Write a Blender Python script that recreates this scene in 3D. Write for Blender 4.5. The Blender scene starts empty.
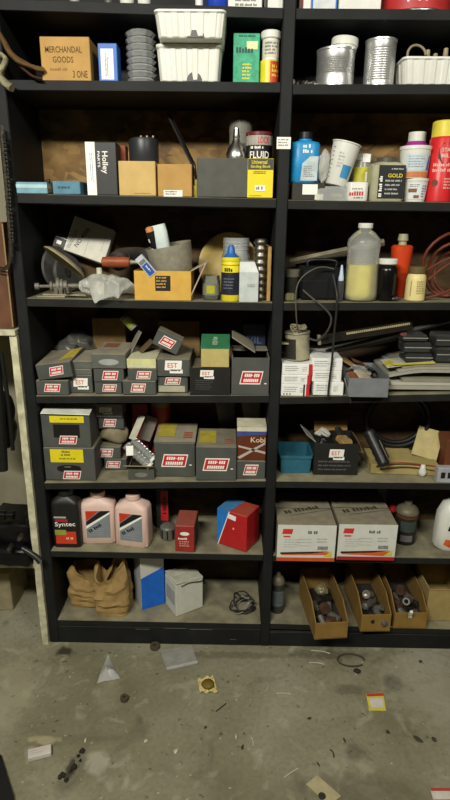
import bpy, bmesh, math, random
from mathutils import Vector, Matrix, noise
random.seed(7)
sc = bpy.context.scene
COL = sc.collection
R_ = math.radians

# ------------------------------------------------------------------ camera
FPX, CX, CD, CH = 555.0, -0.146, 1.944, 1.714
PITCH, YAW, ROLL = R_(17.54), R_(-0.483), R_(-0.643)
fw = Vector((math.sin(YAW)*math.cos(PITCH), math.cos(YAW)*math.cos(PITCH), -math.sin(PITCH)))
rt0 = Vector((math.cos(YAW), -math.sin(YAW), 0))
dn0 = fw.cross(rt0)
rt = rt0*math.cos(ROLL) + dn0*math.sin(ROLL)
dn = -rt0*math.sin(ROLL) + dn0*math.cos(ROLL)
CAM = Vector((CX, -CD, CH))
cam = bpy.data.cameras.new('camera')
camo = bpy.data.objects.new('camera', cam)
COL.objects.link(camo)
cam.sensor_fit = 'VERTICAL'
cam.sensor_height = 24.0
cam.lens = FPX/800*24.0
cam.clip_start = 0.05
M = Matrix((( rt.x, -dn.x, -fw.x, CAM.x), (rt.y, -dn.y, -fw.y, CAM.y), (rt.z, -dn.z, -fw.z, CAM.z), (0, 0, 0, 1)))
camo.matrix_world = M
sc.camera = camo

# ------------------------------------------------------------------ world, lamps, exposure
w = bpy.data.worlds.new('world'); sc.world = w; w.use_nodes = True
w.node_tree.nodes['Background'].inputs[0].default_value = (1.0, 0.97, 0.86, 1)
w.node_tree.nodes['Background'].inputs[1].default_value = 0.015
def area(name, loc, target, sx, sy, power, col):
    l = bpy.data.lights.new(name, 'AREA'); l.shape = 'RECTANGLE'; l.size = sx; l.size_y = sy
    l.energy = power; l.color = col
    o = bpy.data.objects.new(name, l); COL.objects.link(o)
    o.location = loc
    d = Vector(target)-Vector(loc)
    o.rotation_euler = d.to_track_quat('-Z', 'Y').to_euler()
    return o
area('ceiling_tube_light', (-1.0, -2.35, 2.98), (-0.3, 0, 0.9), 1.1, 0.12, 92, (1.0, 0.97, 0.86))
area('ceiling_tube_light', (1.1, -2.2, 2.98), (0.4, 0, 1.1), 0.5, 0.12, 24, (1.0, 0.97, 0.87))
sc.view_settings.view_transform = 'Standard'
sc.view_settings.look = 'None'
sc.view_settings.exposure = 0.0
sc.view_settings.gamma = 1.0
sc.view_settings.use_curve_mapping = False

# ------------------------------------------------------------------ placement
def ray(px, py, Y):
    v = fw*FPX + rt*(px-225) + dn*(py-400)
    return CAM + v*((Y+CD)/v.y)
def rayz(px, py, z):
    v = fw*FPX + rt*(px-225) + dn*(py-400)
    return CAM + v*((z-CH)/v.z)
XL, XM, XR, UW = -0.86, 0.0, 0.90, 0.038         # inner edges of the uprights, upright width
DEP = 0.31
SHELF = {8: ((30,-.5),(265,7.0),(300,8),(440,9)), 7: ((55,80),(265,82),(300,84),(440,84)),
         6: ((30,194),(265,198.5),(300,200),(440,202)), 5: ((55,298.7),(265,302.7),(300,302.5),(440,302)),
         4: ((40,396),(265,395.3),(300,396.7),(440,394)), 3: ((45,483),(265,481),(300,481.5),(440,483)),
         2: ((55,551),(262,554.7),(300,556),(430,558)), 1: ((60,620),(265,624),(300,624.5),(430,628.7))}
SZ = {}
for k, (a, b, c, d) in SHELF.items():
    A, B, C_, D_ = [ray(p[0], p[1], 0) for p in (a, b, c, d)]
    SZ[k] = ((A.x, A.z, B.x, B.z), (C_.x, C_.z, D_.x, D_.z))
def Z(k, x, s=None):
    if k == 0: return 0.0
    a = SZ[k][s if s is not None else (0 if x < XM+UW/2 else 1)]
    return a[1] + (a[3]-a[1])*(x-a[0])/(a[2]-a[0]) + .0006
class Fit: pass
def F(x0, x1, yt, yb, k=None, y=None, on=None, up=0.0):
    """front face of a thing: picture columns and rows -> metres, on shelf k or at height on, front plane Y"""
    o = Fit()
    xm = (x0+x1)/2
    if y is None:
        x = ray(xm, yb, 0).x
        P = rayz(xm, yb, Z(k, x) if on is None else on)
        y = P.y
    A, B = ray(x0, yb, y), ray(x1, yb, y)
    o.x = (A.x+B.x)/2; o.w = abs(B.x-A.x); o.y = y
    if k != 8 and (k is not None or on is not None) and XL-.03 < o.x < XR:      # keep clear of the uprights
        if o.x < XM: o.x = min(max(o.x, XL+.004+o.w/2), XM-.004-o.w/2)
        else: o.x = max(o.x, XM+UW+.004+o.w/2)
    o.z = (max(Z(k, o.x+q*o.w*.55, 0 if o.x < XM+UW/2 else 1) for q in (-1, 0, 1)) if k is not None else (on if on is not None else (A.z+B.z)/2)) + up
    o.h = ray(xm, yt, y).z - o.z
    o.top = o.z+o.h
    return o

# ------------------------------------------------------------------ materials
def lin(c):
    c = c/255
    return c/12.92 if c <= 0.04045 else ((c+0.055)/1.055)**2.4
def rgb(h):
    return (lin(int(h[0:2],16)), lin(int(h[2:4],16)), lin(int(h[4:6],16)), 1)
MATS = {}
def mat(name, col, rough=0.6, metal=0.0, var=0.12, scale=30, dust=0.0, bump=0.0, spec=0.4, dustcol='8c8370', side=.12, trans=0.0, alpha=1.0, coat=0.0):
    if name in MATS: return MATS[name]
    m = bpy.data.materials.new(name); m.use_nodes = True
    N, L = m.node_tree.nodes, m.node_tree.links
    b = N['Principled BSDF']
    b.inputs['Roughness'].default_value = rough
    b.inputs['Metallic'].default_value = metal
    b.inputs['Specular IOR Level'].default_value = spec
    b.inputs['Coat Weight'].default_value = coat
    if trans: b.inputs['Transmission Weight'].default_value = trans
    c = rgb(col)
    tc = N.new('ShaderNodeTexCoord')
    nz = N.new('ShaderNodeTexNoise'); nz.inputs['Scale'].default_value = scale; nz.inputs['Detail'].default_value = 4
    L.new(tc.outputs['Object'], nz.inputs['Vector'])
    mr = N.new('ShaderNodeMapRange'); L.new(nz.outputs['Fac'], mr.inputs[0])
    mr.inputs[1].default_value = 0.3; mr.inputs[2].default_value = 0.7
    mr.inputs[3].default_value = 1-var; mr.inputs[4].default_value = 1+var
    mx = N.new('ShaderNodeMix'); mx.data_type = 'RGBA'; mx.blend_type = 'MULTIPLY'; mx.inputs[0].default_value = 1
    mx.inputs[6].default_value = c
    L.new(mr.outputs[0], mx.inputs[7])
    out = mx.outputs[2]
    if dust:
        g = N.new('ShaderNodeNewGeometry'); sx = N.new('ShaderNodeSeparateXYZ'); L.new(g.outputs['Normal'], sx.inputs[0])
        m2 = N.new('ShaderNodeMapRange'); L.new(sx.outputs[2], m2.inputs[0])
        m2.inputs[1].default_value = 0.3; m2.inputs[2].default_value = 1.0; m2.inputs[3].default_value = dust*side; m2.inputs[4].default_value = dust
        n2 = N.new('ShaderNodeTexNoise'); n2.inputs['Scale'].default_value = 14; n2.inputs['Detail'].default_value = 6
        L.new(tc.outputs['Object'], n2.inputs['Vector'])
        m3 = N.new('ShaderNodeMapRange'); L.new(n2.outputs['Fac'], m3.inputs[0]); m3.inputs[1].default_value = .25; m3.inputs[2].default_value = .6; m3.inputs[3].default_value = .45
        mu = N.new('ShaderNodeMath'); mu.operation = 'MULTIPLY'; L.new(m2.outputs[0], mu.inputs[0]); L.new(m3.outputs[0], mu.inputs[1])
        m4 = N.new('ShaderNodeMix'); m4.data_type = 'RGBA'; L.new(mu.outputs[0], m4.inputs[0]); L.new(out, m4.inputs[6]); m4.inputs[7].default_value = rgb(dustcol)
        out = m4.outputs[2]
    L.new(out, b.inputs['Base Color'])
    if bump:
        bp = N.new('ShaderNodeBump'); bp.inputs['Strength'].default_value = bump; bp.inputs['Distance'].default_value = 0.004
        L.new(nz.outputs['Fac'], bp.inputs['Height']); L.new(bp.outputs[0], b.inputs['Normal'])
    if alpha < 1:
        b.inputs['Alpha'].default_value = alpha
    MATS[name] = m
    return m
def film(name, col, amount, rough=0.15, gl=0.3):
    """thin clear plastic: see-through, a little haze, sharp glints"""
    if name in MATS: return MATS[name]
    m = bpy.data.materials.new(name); m.use_nodes = True
    N, L = m.node_tree.nodes, m.node_tree.links
    N.remove(N['Principled BSDF']); out = N['Material Output']
    t = N.new('ShaderNodeBsdfTransparent'); d = N.new('ShaderNodeBsdfDiffuse'); d.inputs[0].default_value = rgb(col)
    g = N.new('ShaderNodeBsdfGlossy'); g.inputs['Roughness'].default_value = rough; g.inputs[0].default_value = (1, 1, 1, 1)
    a = N.new('ShaderNodeMixShader'); a.inputs[0].default_value = amount; L.new(t.outputs[0], a.inputs[1]); L.new(d.outputs[0], a.inputs[2])
    fr = N.new('ShaderNodeLayerWeight'); fr.inputs[0].default_value = gl
    b = N.new('ShaderNodeMixShader'); L.new(fr.outputs['Fresnel'], b.inputs[0]); L.new(a.outputs[0], b.inputs[1]); L.new(g.outputs[0], b.inputs[2])
    L.new(b.outputs[0], out.inputs[0])
    MATS[name] = m
    return m

# ------------------------------------------------------------------ mesh helpers
def obj(name, bm, m, parent=None, smooth=False, auto=None):
    bmesh.ops.recalc_face_normals(bm, faces=bm.faces) if smooth is not None else None
    me = bpy.data.meshes.new(name); bm.to_mesh(me); bm.free()
    if smooth:
        for p in me.polygons: p.use_smooth = True
        if auto: 
            try: me.set_sharp_from_angle(angle=R_(auto))
            except Exception: pass
    if isinstance(m, (list, tuple)):
        for q in m: me.materials.append(q)
    else: me.materials.append(m)
    o = bpy.data.objects.new(name, me); COL.objects.link(o)
    if parent: o.parent = parent
    return o
def tag(o, label, cat, group=None, kind=None):
    o['label'] = label; o['category'] = cat
    if group: o['group'] = group
    if kind: o['kind'] = kind
    return o
def thing(name, label, cat, loc, rot=(0, 0, 0), group=None):
    o = bpy.data.objects.new(name, None); COL.objects.link(o)
    o.empty_display_size = 0.02
    o.location = loc; o.rotation_euler = [R_(a) for a in rot]
    return tag(o, label, cat, group)
def solo(name, label, cat, bm, m, loc, rot=(0, 0, 0), group=None, smooth=False, auto=40):
    o = obj(name, bm, m, None, smooth, auto)
    o.location = loc; o.rotation_euler = [R_(a) for a in rot]
    return tag(o, label, cat, group)
def struct(name, bm, m, smooth=False):
    o = obj(name, bm, m, None, smooth); o['kind'] = 'structure'; return o
def new(): return bmesh.new()
def box(w, d, h, c=None, bev=0.0015, bm=None, rot=None):
    b2 = bmesh.new()
    bmesh.ops.create_cube(b2, size=1)
    for v in b2.verts: v.co = Vector((v.co.x*w, v.co.y*d, v.co.z*h))
    if bev: bmesh.ops.bevel(b2, geom=list(b2.edges), offset=min(bev, .3*min(w, d, h)), segments=1, affect='EDGES')
    if rot: bmesh.ops.rotate(b2, verts=b2.verts, matrix=Matrix.Rotation(R_(rot[1]), 3, rot[0]))
    c = Vector(c) if c is not None else Vector((0, 0, h/2))
    for v in b2.verts: v.co += c
    if bm is None: return b2
    merge(bm, b2); return bm
def merge(bm, b2, mi=None):
    mp = {v: bm.verts.new(v.co) for v in b2.verts}
    for f in b2.faces:
        try:
            nf = bm.faces.new([mp[v] for v in f.verts]); nf.material_index = f.material_index if mi is None else mi
        except ValueError: pass
    b2.free()
def xform(bm, loc=(0, 0, 0), rot=(0, 0, 0)):
    from mathutils import Euler
    mtx = Matrix.Translation(loc) @ Euler([R_(a) for a in rot]).to_matrix().to_4x4()
    bmesh.ops.transform(bm, matrix=mtx, verts=bm.verts); return bm
def rings(bm, rr, capa=True, capb=True, cyc=False):
    vs = [[bm.verts.new(p) for p in r] for r in rr]
    n = len(vs[0])
    pr = list(zip(vs, vs[1:])) + ([(vs[-1], vs[0])] if cyc else [])
    for a, b in pr:
        for i in range(n):
            j = (i+1) % n
            bm.faces.new((a[i], a[j], b[j], b[i]))
    if not cyc:
        if capa: bm.faces.new(vs[0])
        if capb: bm.faces.new(vs[-1])
    return bm
def lathe(prof, seg=28, bm=None, capa=True, capb=True, off=(0, 0, 0)):
    bm = bm or bmesh.new()
    rr = [[(max(r, 1e-4)*math.cos(2*math.pi*i/seg)+off[0], max(r, 1e-4)*math.sin(2*math.pi*i/seg)+off[1], z+off[2]) for i in range(seg)] for r, z in prof]
    return rings(bm, rr, capa, capb)
def rrect(w, d, r, z, n=10, rib=0, ribn=0, jit=0):
    """rounded rectangle ring"""
    r = max(min(r, w/2-1e-4, d/2-1e-4), 1e-4)
    pts = []
    for q, (sx, sy) in enumerate(((1, 1), (-1, 1), (-1, -1), (1, -1))):
        for i in range(n):
            a = math.pi/2*(q + i/(n-1))
            pts.append(Vector((sx*(w/2-r)+r*math.cos(a), sy*(d/2-r)+r*math.sin(a), z)))
    return pts
def resample(pts, m):
    L = [0]
    n = len(pts)
    for i in range(n): L.append(L[-1]+(pts[(i+1) % n]-pts[i]).length)
    out = []
    j = 0
    for q in range(m):
        t = L[-1]*q/m
        while L[j+1] < t: j += 1
        f = (t-L[j])/max(L[j+1]-L[j], 1e-9)
        out.append(pts[j].lerp(pts[(j+1) % n], f))
    return out
def loft(secs, bm=None, m=48, ribn=0, capa=True, capb=True, off=(0, 0)):
    """secs: (w, d, r, z[, rib amplitude])"""
    bm = bm or bmesh.new(); rr = []
    for s in secs:
        p = resample(rrect(*s[:4]), m)
        if len(s) > 4 and s[4]:
            c = Vector((0, 0, s[3]))
            q = []
            for i, v in enumerate(p):
                d = (v-c).normalized(); q.append(v + d*s[4]*(1 if (i*ribn//m) % 2 else 0))
            p = q
        rr.append([(v.x+off[0], v.y+off[1], v.z) for v in p])
    return rings(bm, rr, capa, capb)
def smoothpath(pts, n=6):
    P = [Vector(p) for p in pts]; out = []
    for i in range(len(P)-1):
        p0, p1, p2, p3 = P[max(i-1, 0)], P[i], P[i+1], P[min(i+2, len(P)-1)]
        for k in range(n):
            t = k/n
            out.append(0.5*((2*p1)+(p2-p0)*t+(2*p0-5*p1+4*p2-p3)*t*t+(3*p1-p0-3*p2+p3)*t**3))
    out.append(P[-1]); return out
def tube(pts, r, seg=8, bm=None, sm=0, flat=1.0, cyc=False):
    bm = bm or bmesh.new()
    P = smoothpath(pts, sm) if sm else [Vector(p) for p in pts]
    rr = []; up = Vector((0, 0, 1)); n = len(P); prev = None
    for i, p in enumerate(P):
        t = (P[(i+1) % n]-P[i-1]) if cyc else (P[min(i+1, n-1)]-P[max(i-1, 0)])
        t = t.normalized() if t.length > 1e-9 else Vector((0, 0, 1))
        if prev is None:
            a = t.cross(up)
            if a.length < 0.1: a = t.cross(Vector((0, 1, 0)))
            a.normalize()
        else:
            a = prev - t*prev.dot(t)
            a = a.normalized() if a.length > 1e-6 else t.orthogonal().normalized()
        prev = a
        b = t.cross(a)
        ri = r(i/(n-1)) if callable(r) else r
        rr.append([p + a*ri*math.cos(2*math.pi*q/seg) + b*ri*flat*math.sin(2*math.pi*q/seg) for q in range(seg)])
    return rings(bm, rr, cyc=cyc)
def ngon(poly, th, bm=None, axis='y', c=(0, 0, 0)):
    """extruded outline; poly in (x,z) for axis y, (x,y) for axis z, (y,z) for axis x"""
    bm = bm or bmesh.new()
    def P(a, b, t):
        v = (a, t, b) if axis == 'y' else ((a, b, t) if axis == 'z' else (t, a, b))
        return (v[0]+c[0], v[1]+c[1], v[2]+c[2])
    return rings(bm, [[P(a, b, -th/2) for a, b in poly], [P(a, b, th/2) for a, b in poly]])
def crumple(bm, amp, freq=20, seed=0):
    s = Vector((seed*3.1, seed*1.7, seed*2.3))
    for v in bm.verts:
        d = noise.noise_vector(v.co*freq+s)*amp + noise.noise_vector(v.co*freq*2.7+s)*amp*.45
        v.co += d
    return bm
def bag(w, d, h, seed, sub=4, amp=.25):
    bm = bmesh.new(); bmesh.ops.create_icosphere(bm, subdivisions=sub, radius=0.5)
    for v in bm.verts: v.co = Vector((v.co.x*w, v.co.y*d, v.co.z*h))
    m = min(w, d, h)
    crumple(bm, m*amp, 1.1/m, seed)
    lo = min(v.co.z for v in bm.verts)
    for v in bm.verts: v.co.z = max(v.co.z-lo-.1*m, 0)*1.0 + .0005
    return bm
# ---------------------------------------------------------------- printed matter
def faces2d(polys, mp, nx=1):
    bm = bmesh.new()
    for p in polys:
        if nx > 1 and len(p) == 4:
            for i in range(nx):
                f0, f1 = i/nx, (i+1)/nx
                a, b, c, d = [Vector(q) for q in p]
                q = [a.lerp(b, f0), a.lerp(b, f1), d.lerp(c, f1), d.lerp(c, f0)]
                bm.faces.new([bm.verts.new(mp(v.x, v.y)) for v in q])
        else:
            bm.faces.new([bm.verts.new(mp(v[0], v[1])) for v in p])
    bmesh.ops.remove_doubles(bm, verts=bm.verts, dist=1e-6)
    return bm
def mapper(face, off):
    k, d = face[0], face[1]
    if k == 'f': return lambda x, y: (x, -d/2-off, y)
    if k == 't': return lambda x, y: (x, y, d+off)
    if k == 'r': return lambda x, y: (d/2+off, x, y)
    if k == 'l': return lambda x, y: (-d/2-off, -x, y)
    if k == 'c':
        a0 = face[2] if len(face) > 2 else 0.0
        return lambda x, y: ((d+off)*math.sin(x/d+a0), -(d+off)*math.cos(x/d+a0), y)
    if k == 'k':   # cone: radius d at z=0, face[2] at z=face[3]
        def f(x, y):
            r = d+(face[2]-d)*y/face[3]
            return ((r+off)*math.sin(x/d), -(r+off)*math.cos(x/d), y)
        return f
def rect(x0, x1, z0, z1): return [(x0, z0), (x1, z0), (x1, z1), (x0, z1)]
def para(cx, cz, w, h, s): return [(cx-w/2-s/2, cz-h/2), (cx+w/2-s/2, cz-h/2), (cx+w/2+s/2, cz+h/2), (cx-w/2+s/2, cz+h/2)]
def tilt(polys, ang, c):
    ca, sa = math.cos(R_(ang)), math.sin(R_(ang))
    return [[(c[0]+(x-c[0])*ca-(y-c[1])*sa, c[1]+(x-c[0])*sa+(y-c[1])*ca) for x, y in p] for p in polys]
def prt(parent, name, polys, m, face, off=.0006):
    nx = 10 if face[0] in 'ck' else 1
    bm = faces2d(polys, mapper(face, off), nx)
    o = obj(name, bm, m, parent, smooth=None)
    return o
def lines(x0, x1, z0, z1, n, fill=.55, word=(2, 7), seed=None, ragged=.25):
    """rows of small word-like marks, for print too small to read"""
    rnd = random.Random(seed if seed is not None else random.random()); out = []
    lh = (z1-z0)/n
    for r in range(n):
        zt = z1-lh*r; zb = zt-lh*fill
        x = x0; xe = x1-(x1-x0)*rnd.random()*ragged
        cw = lh*fill*.62
        while x < xe-cw:
            for _ in range(rnd.randint(*word)):
                if x > xe-cw: break
                hh = rnd.choice((1, 1, .75)); out.append(rect(x, x+cw*.72, zb, zb+(zt-zb)*hh)); x += cw
            x += cw*.8
    return out
TXT = {}
def textpolys(s):
    if s in TXT: return TXT[s]
    cu = bpy.data.curves.new('t', 'FONT'); cu.body = s; cu.size = 1.0; cu.resolution_u = 2; cu.offset = 0.012
    ob = bpy.data.objects.new('t', cu); COL.objects.link(ob)
    dg = bpy.context.evaluated_depsgraph_get(); me = bpy.data.meshes.new_from_object(ob.evaluated_get(dg))
    ps = [[tuple(me.vertices[i].co[:2]) for i in p.vertices] for p in me.polygons]
    bpy.data.objects.remove(ob); bpy.data.meshes.remove(me); bpy.data.curves.remove(cu)
    xs = [q[0] for p in ps for q in p]; ys = [q[1] for p in ps for q in p]
    x0, x1, y0, y1 = min(xs), max(xs), min(ys), max(ys)
    TXT[s] = [[((x-x0)/(x1-x0)-.5, (y-y0)/(y1-y0)-.5) for x, y in p] for p in ps]
    return TXT[s]
def words(s, cx, cz, w, h, ang=0, shear=0):
    """lettering fitted into a w x h field centred at cx, cz"""
    ps = [[(x*w+y*h*shear, y*h) for x, y in p] for p in textpolys(s)]
    ca, sa = math.cos(R_(ang)), math.sin(R_(ang))
    return [[(cx+x*ca-y*sa, cz+x*sa+y*ca) for x, y in p] for p in ps]

# ------------------------------------------------------------------ palette
BLACK = mat('black_paint', '17191b', .62, var=.35, scale=9, dust=.1, bump=.1, spec=.2)
GREYBOX = mat('charcoal_carton', '3f4443', .7, var=.1, scale=25, dust=.75, dustcol='948b74')
GREYBOX2 = mat('grey_carton', '50544f', .7, var=.1, scale=25, dust=.8, dustcol='a09780')
KRAFT = mat('kraft_card', 'b08a4e', .8, var=.1, scale=18)
KRAFTD = mat('kraft_card_dull', '96743f', .8, var=.2, scale=14, dust=.3)
TAN = mat('tan_card', 'c2a468', .8, var=.08, scale=18)
WHITE = mat('white_card', 'd9d8d0', .6, var=.05, scale=20)
WHITEP = mat('white_plastic', 'd6d6cd', .4, var=.04, scale=20)
PAPER = mat('white_paper', 'dedcd2', .7, var=.05)
RED = mat('red_print', 'c0262a', .5, var=.08)
REDD = mat('red_card', 'b01e24', .5, var=.12, dust=.5)
YEL = mat('yellow_print', 'e3cf1f', .55, var=.05)
BLK = mat('black_print', '17181a', .5, var=.1)
GRY = mat('grey_print', '6d6d6a', .6, var=.1)
WPR = mat('white_print', 'eceae2', .55, var=.05)
BLUE = mat('blue_print', '1f62b8', .5, var=.08)
SILV = mat('silver_metal', 'd8d8d4', .28, 1.0, var=.06)
STEEL = mat('grey_steel', '77736b', .42, 1.0, var=.25, scale=40)
DSTEEL = mat('dark_steel', '45423e', .5, .9, var=.3, scale=40)
BPLAS = mat('black_plastic', '131416', .38, var=.2)
RUB = mat('black_rubber', '161616', .65, var=.25, dust=.25)
CLEAR = film('clear_plastic', 'f4f8f8', .3, .1, .45)
BAGM = film('plastic_film', 'cfd1ca', .42, .35, .2)
GLASS = film('clear_glass', 'c8cfc4', .12, .08, .3)
CORK = mat('olive_dust', '6d6650', .9, var=.3)
# ================================================================== SETTING
def concrete():
    m = bpy.data.materials.new('stained_concrete'); m.use_nodes = True
    N, L = m.node_tree.nodes, m.node_tree.links; b = N['Principled BSDF']
    tc = N.new('ShaderNodeTexCoord')
    def nz(s, d, dist=0):
        n = N.new('ShaderNodeTexNoise'); n.inputs['Scale'].default_value = s; n.inputs['Detail'].default_value = d
        n.inputs['Distortion'].default_value = dist; L.new(tc.outputs['Object'], n.inputs['Vector']); return n
    def ramp(src, pts):
        r = N.new('ShaderNodeValToRGB'); L.new(src, r.inputs[0])
        while len(r.color_ramp.elements) < len(pts): r.color_ramp.elements.new(.5)
        for e, (p, c) in zip(r.color_ramp.elements, pts): e.position = p; e.color = rgb(c)
        return r
    def mix(f, a, c, mode='MIX'):
        x = N.new('ShaderNodeMix'); x.data_type = 'RGBA'; x.blend_type = mode
        if isinstance(f, float): x.inputs[0].default_value = f
        else: L.new(f, x.inputs[0])
        L.new(a, x.inputs[6])
        if isinstance(c, str): x.inputs[7].default_value = rgb(c)
        else: L.new(c, x.inputs[7])
        return x.outputs[2]
    def mr(src, a, b_, c, d):
        x = N.new('ShaderNodeMapRange'); L.new(src, x.inputs[0])
        for i, v in enumerate((a, b_, c, d)): x.inputs[i+1].default_value = v
        return x.outputs[0]
    base = ramp(nz(2.2, 8, .4).outputs['Fac'], ((.3, '6c684f'), (.5, '848069'), (.7, '979480')))
    c = base.outputs[0]
    c = mix(mr(nz(60, 6).outputs['Fac'], .42, .72, 0, .32), c, '57533f')
    c = mix(mr(nz(11, 9, .8).outputs['Fac'], .58, .72, 0, .55), c, 'a8a48e')
    c = mix(mr(nz(5.1, 9, 1.2).outputs['Fac'], .6, .75, 0, .6), c, '4c4838')
    c = mix(mr(nz(34, 3).outputs['Fac'], .655, .72, 0, .75), c, '38352b')
    c = mix(mr(nz(52, 2).outputs['Fac'], .70, .74, 0, .7), c, 'bdb9a4')
    # oil spots and scuffs, plus broad paler patches and dark strips along the kickboard
    for (px, py, r, ry, col, s) in FLOOR_PATCHES:
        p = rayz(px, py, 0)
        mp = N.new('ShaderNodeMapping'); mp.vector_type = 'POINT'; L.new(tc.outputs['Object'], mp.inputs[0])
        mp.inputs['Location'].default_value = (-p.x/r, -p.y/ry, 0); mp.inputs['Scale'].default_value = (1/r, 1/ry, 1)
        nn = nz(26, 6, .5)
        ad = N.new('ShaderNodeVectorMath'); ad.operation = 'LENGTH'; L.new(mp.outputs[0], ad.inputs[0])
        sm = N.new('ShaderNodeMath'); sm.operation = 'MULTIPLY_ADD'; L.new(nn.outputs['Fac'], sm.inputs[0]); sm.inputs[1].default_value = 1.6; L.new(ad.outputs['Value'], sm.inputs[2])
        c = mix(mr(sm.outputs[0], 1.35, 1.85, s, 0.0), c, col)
    L.new(c, b.inputs['Base Color']); b.inputs['Roughness'].default_value = .62
    bp = N.new('ShaderNodeBump'); bp.inputs['Strength'].default_value = .25; bp.inputs['Distance'].default_value = .004
    L.new(nz(45, 6).outputs['Fac'], bp.inputs['Height']); L.new(bp.outputs[0], b.inputs['Normal'])
    return m
FLOOR_PATCHES = [(65, 652, .05, .03, '2b281f', .9), (394, 683, .045, .05, '2b281f', .8), (350, 690, .06, .03, '5b5543', .6), (72, 768, .022, .05, '2a261c', .85),
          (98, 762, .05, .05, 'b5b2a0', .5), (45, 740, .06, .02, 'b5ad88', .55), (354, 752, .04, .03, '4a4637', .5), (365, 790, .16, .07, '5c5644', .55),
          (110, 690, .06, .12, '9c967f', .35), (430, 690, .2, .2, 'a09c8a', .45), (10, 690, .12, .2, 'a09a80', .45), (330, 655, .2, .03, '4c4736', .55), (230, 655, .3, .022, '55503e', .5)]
bm = box(5.2, 5.0, .06, (0, -1.9, -.03), 0)
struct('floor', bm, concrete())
bm = box(5.2, .06, 3.1, (0, .48, 1.55), 0)
struct('wall_back', bm, mat('painted_block_wall', '8b8672', .8, var=.2, scale=6))

WALLP = mat('pale_workshop_paint', '5e594c', .8, var=.06, scale=3)
struct('wall_front', box(5.2, .06, 3.1, (0, -4.4, 1.55), 0), WALLP)
struct('wall_left', box(.06, 4.9, 3.1, (-2.6, -1.95, 1.55), 0), WALLP)
struct('wall_right', box(.06, 4.9, 3.1, (2.6, -1.95, 1.55), 0), WALLP)
struct('ceiling', box(5.3, 5.0, .06, (0, -1.95, 3.14), 0), mat('pale_ceiling', '98938a', .8, var=.05, scale=3))

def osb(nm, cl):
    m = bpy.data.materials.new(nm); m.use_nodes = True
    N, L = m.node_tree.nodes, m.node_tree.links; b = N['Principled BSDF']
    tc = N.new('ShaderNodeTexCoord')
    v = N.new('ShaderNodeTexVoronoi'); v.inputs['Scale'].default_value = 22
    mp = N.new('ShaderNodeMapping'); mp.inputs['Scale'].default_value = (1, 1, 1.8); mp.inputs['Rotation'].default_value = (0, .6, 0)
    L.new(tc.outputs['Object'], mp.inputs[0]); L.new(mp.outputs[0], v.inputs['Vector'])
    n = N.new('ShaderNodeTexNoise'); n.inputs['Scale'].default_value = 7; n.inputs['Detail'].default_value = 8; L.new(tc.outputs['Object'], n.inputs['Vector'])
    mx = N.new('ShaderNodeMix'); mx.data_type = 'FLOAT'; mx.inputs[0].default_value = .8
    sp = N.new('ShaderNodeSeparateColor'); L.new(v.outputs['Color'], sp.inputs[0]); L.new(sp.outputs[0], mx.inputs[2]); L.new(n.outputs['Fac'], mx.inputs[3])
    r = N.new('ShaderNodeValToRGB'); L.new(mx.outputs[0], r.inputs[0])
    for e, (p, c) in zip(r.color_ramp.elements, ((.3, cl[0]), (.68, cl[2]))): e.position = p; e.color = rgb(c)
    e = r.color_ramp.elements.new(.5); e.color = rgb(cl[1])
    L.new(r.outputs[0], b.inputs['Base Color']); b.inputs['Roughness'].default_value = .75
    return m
DUSTY = mat('black_paint_dusty_top', '1a1b1b', .62, var=.3, scale=9, spec=.2, side=.02, dust=.9, dustcol='958f75', bump=.1)

unit = thing('shelving_unit', 'tall black painted wooden shelving unit filled with boxes, cans and bottles', 'shelves', (0, 0, 0))
ZT = max(SZ[8][0][3], SZ[8][1][3])+.25
for x in (XL-UW/2, XM+UW/2, XR+UW/2):
    obj('upright', box(UW, DEP, ZT, (x, DEP/2, ZT/2), .003), BLACK, unit)
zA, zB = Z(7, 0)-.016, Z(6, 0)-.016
for z0, z1, mm in ((.01, zB-.0005, osb('dark_brown_strand_board', ('2b1f10', '48351b', '5e4725'))), (zB, zA-.0005, osb('mid_brown_strand_board', ('3a2813', '76592c', 'a07f4a'))), (zA, ZT-.01, BLACK)):  # boards darker brown below, lighter brown behind one shelf, black at the top
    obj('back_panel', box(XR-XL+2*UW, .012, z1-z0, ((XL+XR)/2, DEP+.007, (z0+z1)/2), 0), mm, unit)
for k in range(8, 0, -1):
    for s, (a, b_) in ((0, (XL, XM)), (1, (XM+UW, XR))):
        za, zb = [SZ[k][s][1]+(SZ[k][s][3]-SZ[k][s][1])*(x-SZ[k][s][0])/(SZ[k][s][2]-SZ[k][s][0]) for x in (a, b_)]
        t = .029
        bm = ngon([(a+.0005, za-t), (b_-.0005, zb-t), (b_-.0005, zb), (a+.0005, za)], DEP-.002, c=(0, DEP/2, 0))
        bmesh.ops.bevel(bm, geom=list(bm.edges), offset=.0015, segments=1, affect='EDGES')
        obj('shelf', bm, DUSTY if k < 7 else BLACK, unit)
for a, b_, s in ((XL, XM, 0), (XM+UW, XR, 1)):
    h = min(Z(1, a+.01), Z(1, b_-.01))-.03
    obj('kickboard', box(b_-a-.001, .02, h-.002, ((a+b_)/2, .012, h/2), .001), BLACK, unit)
bm = faces2d([rect(ray(a, 640, 0).x, ray(b_, 640, 0).x, z, z+.002) for a, b_, z in ((136, 150, .075), (165, 186, .082), (190, 212, .078), (230, 236, .03))], lambda x, y: (x, .0012, y)); bmesh.ops.translate(bm, verts=bm.verts, vec=(0, 0, 0)); sk = obj('scuff_marks', bm, mat('scuff_grey', '6f6d62', .8), unit, smooth=None)
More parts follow.
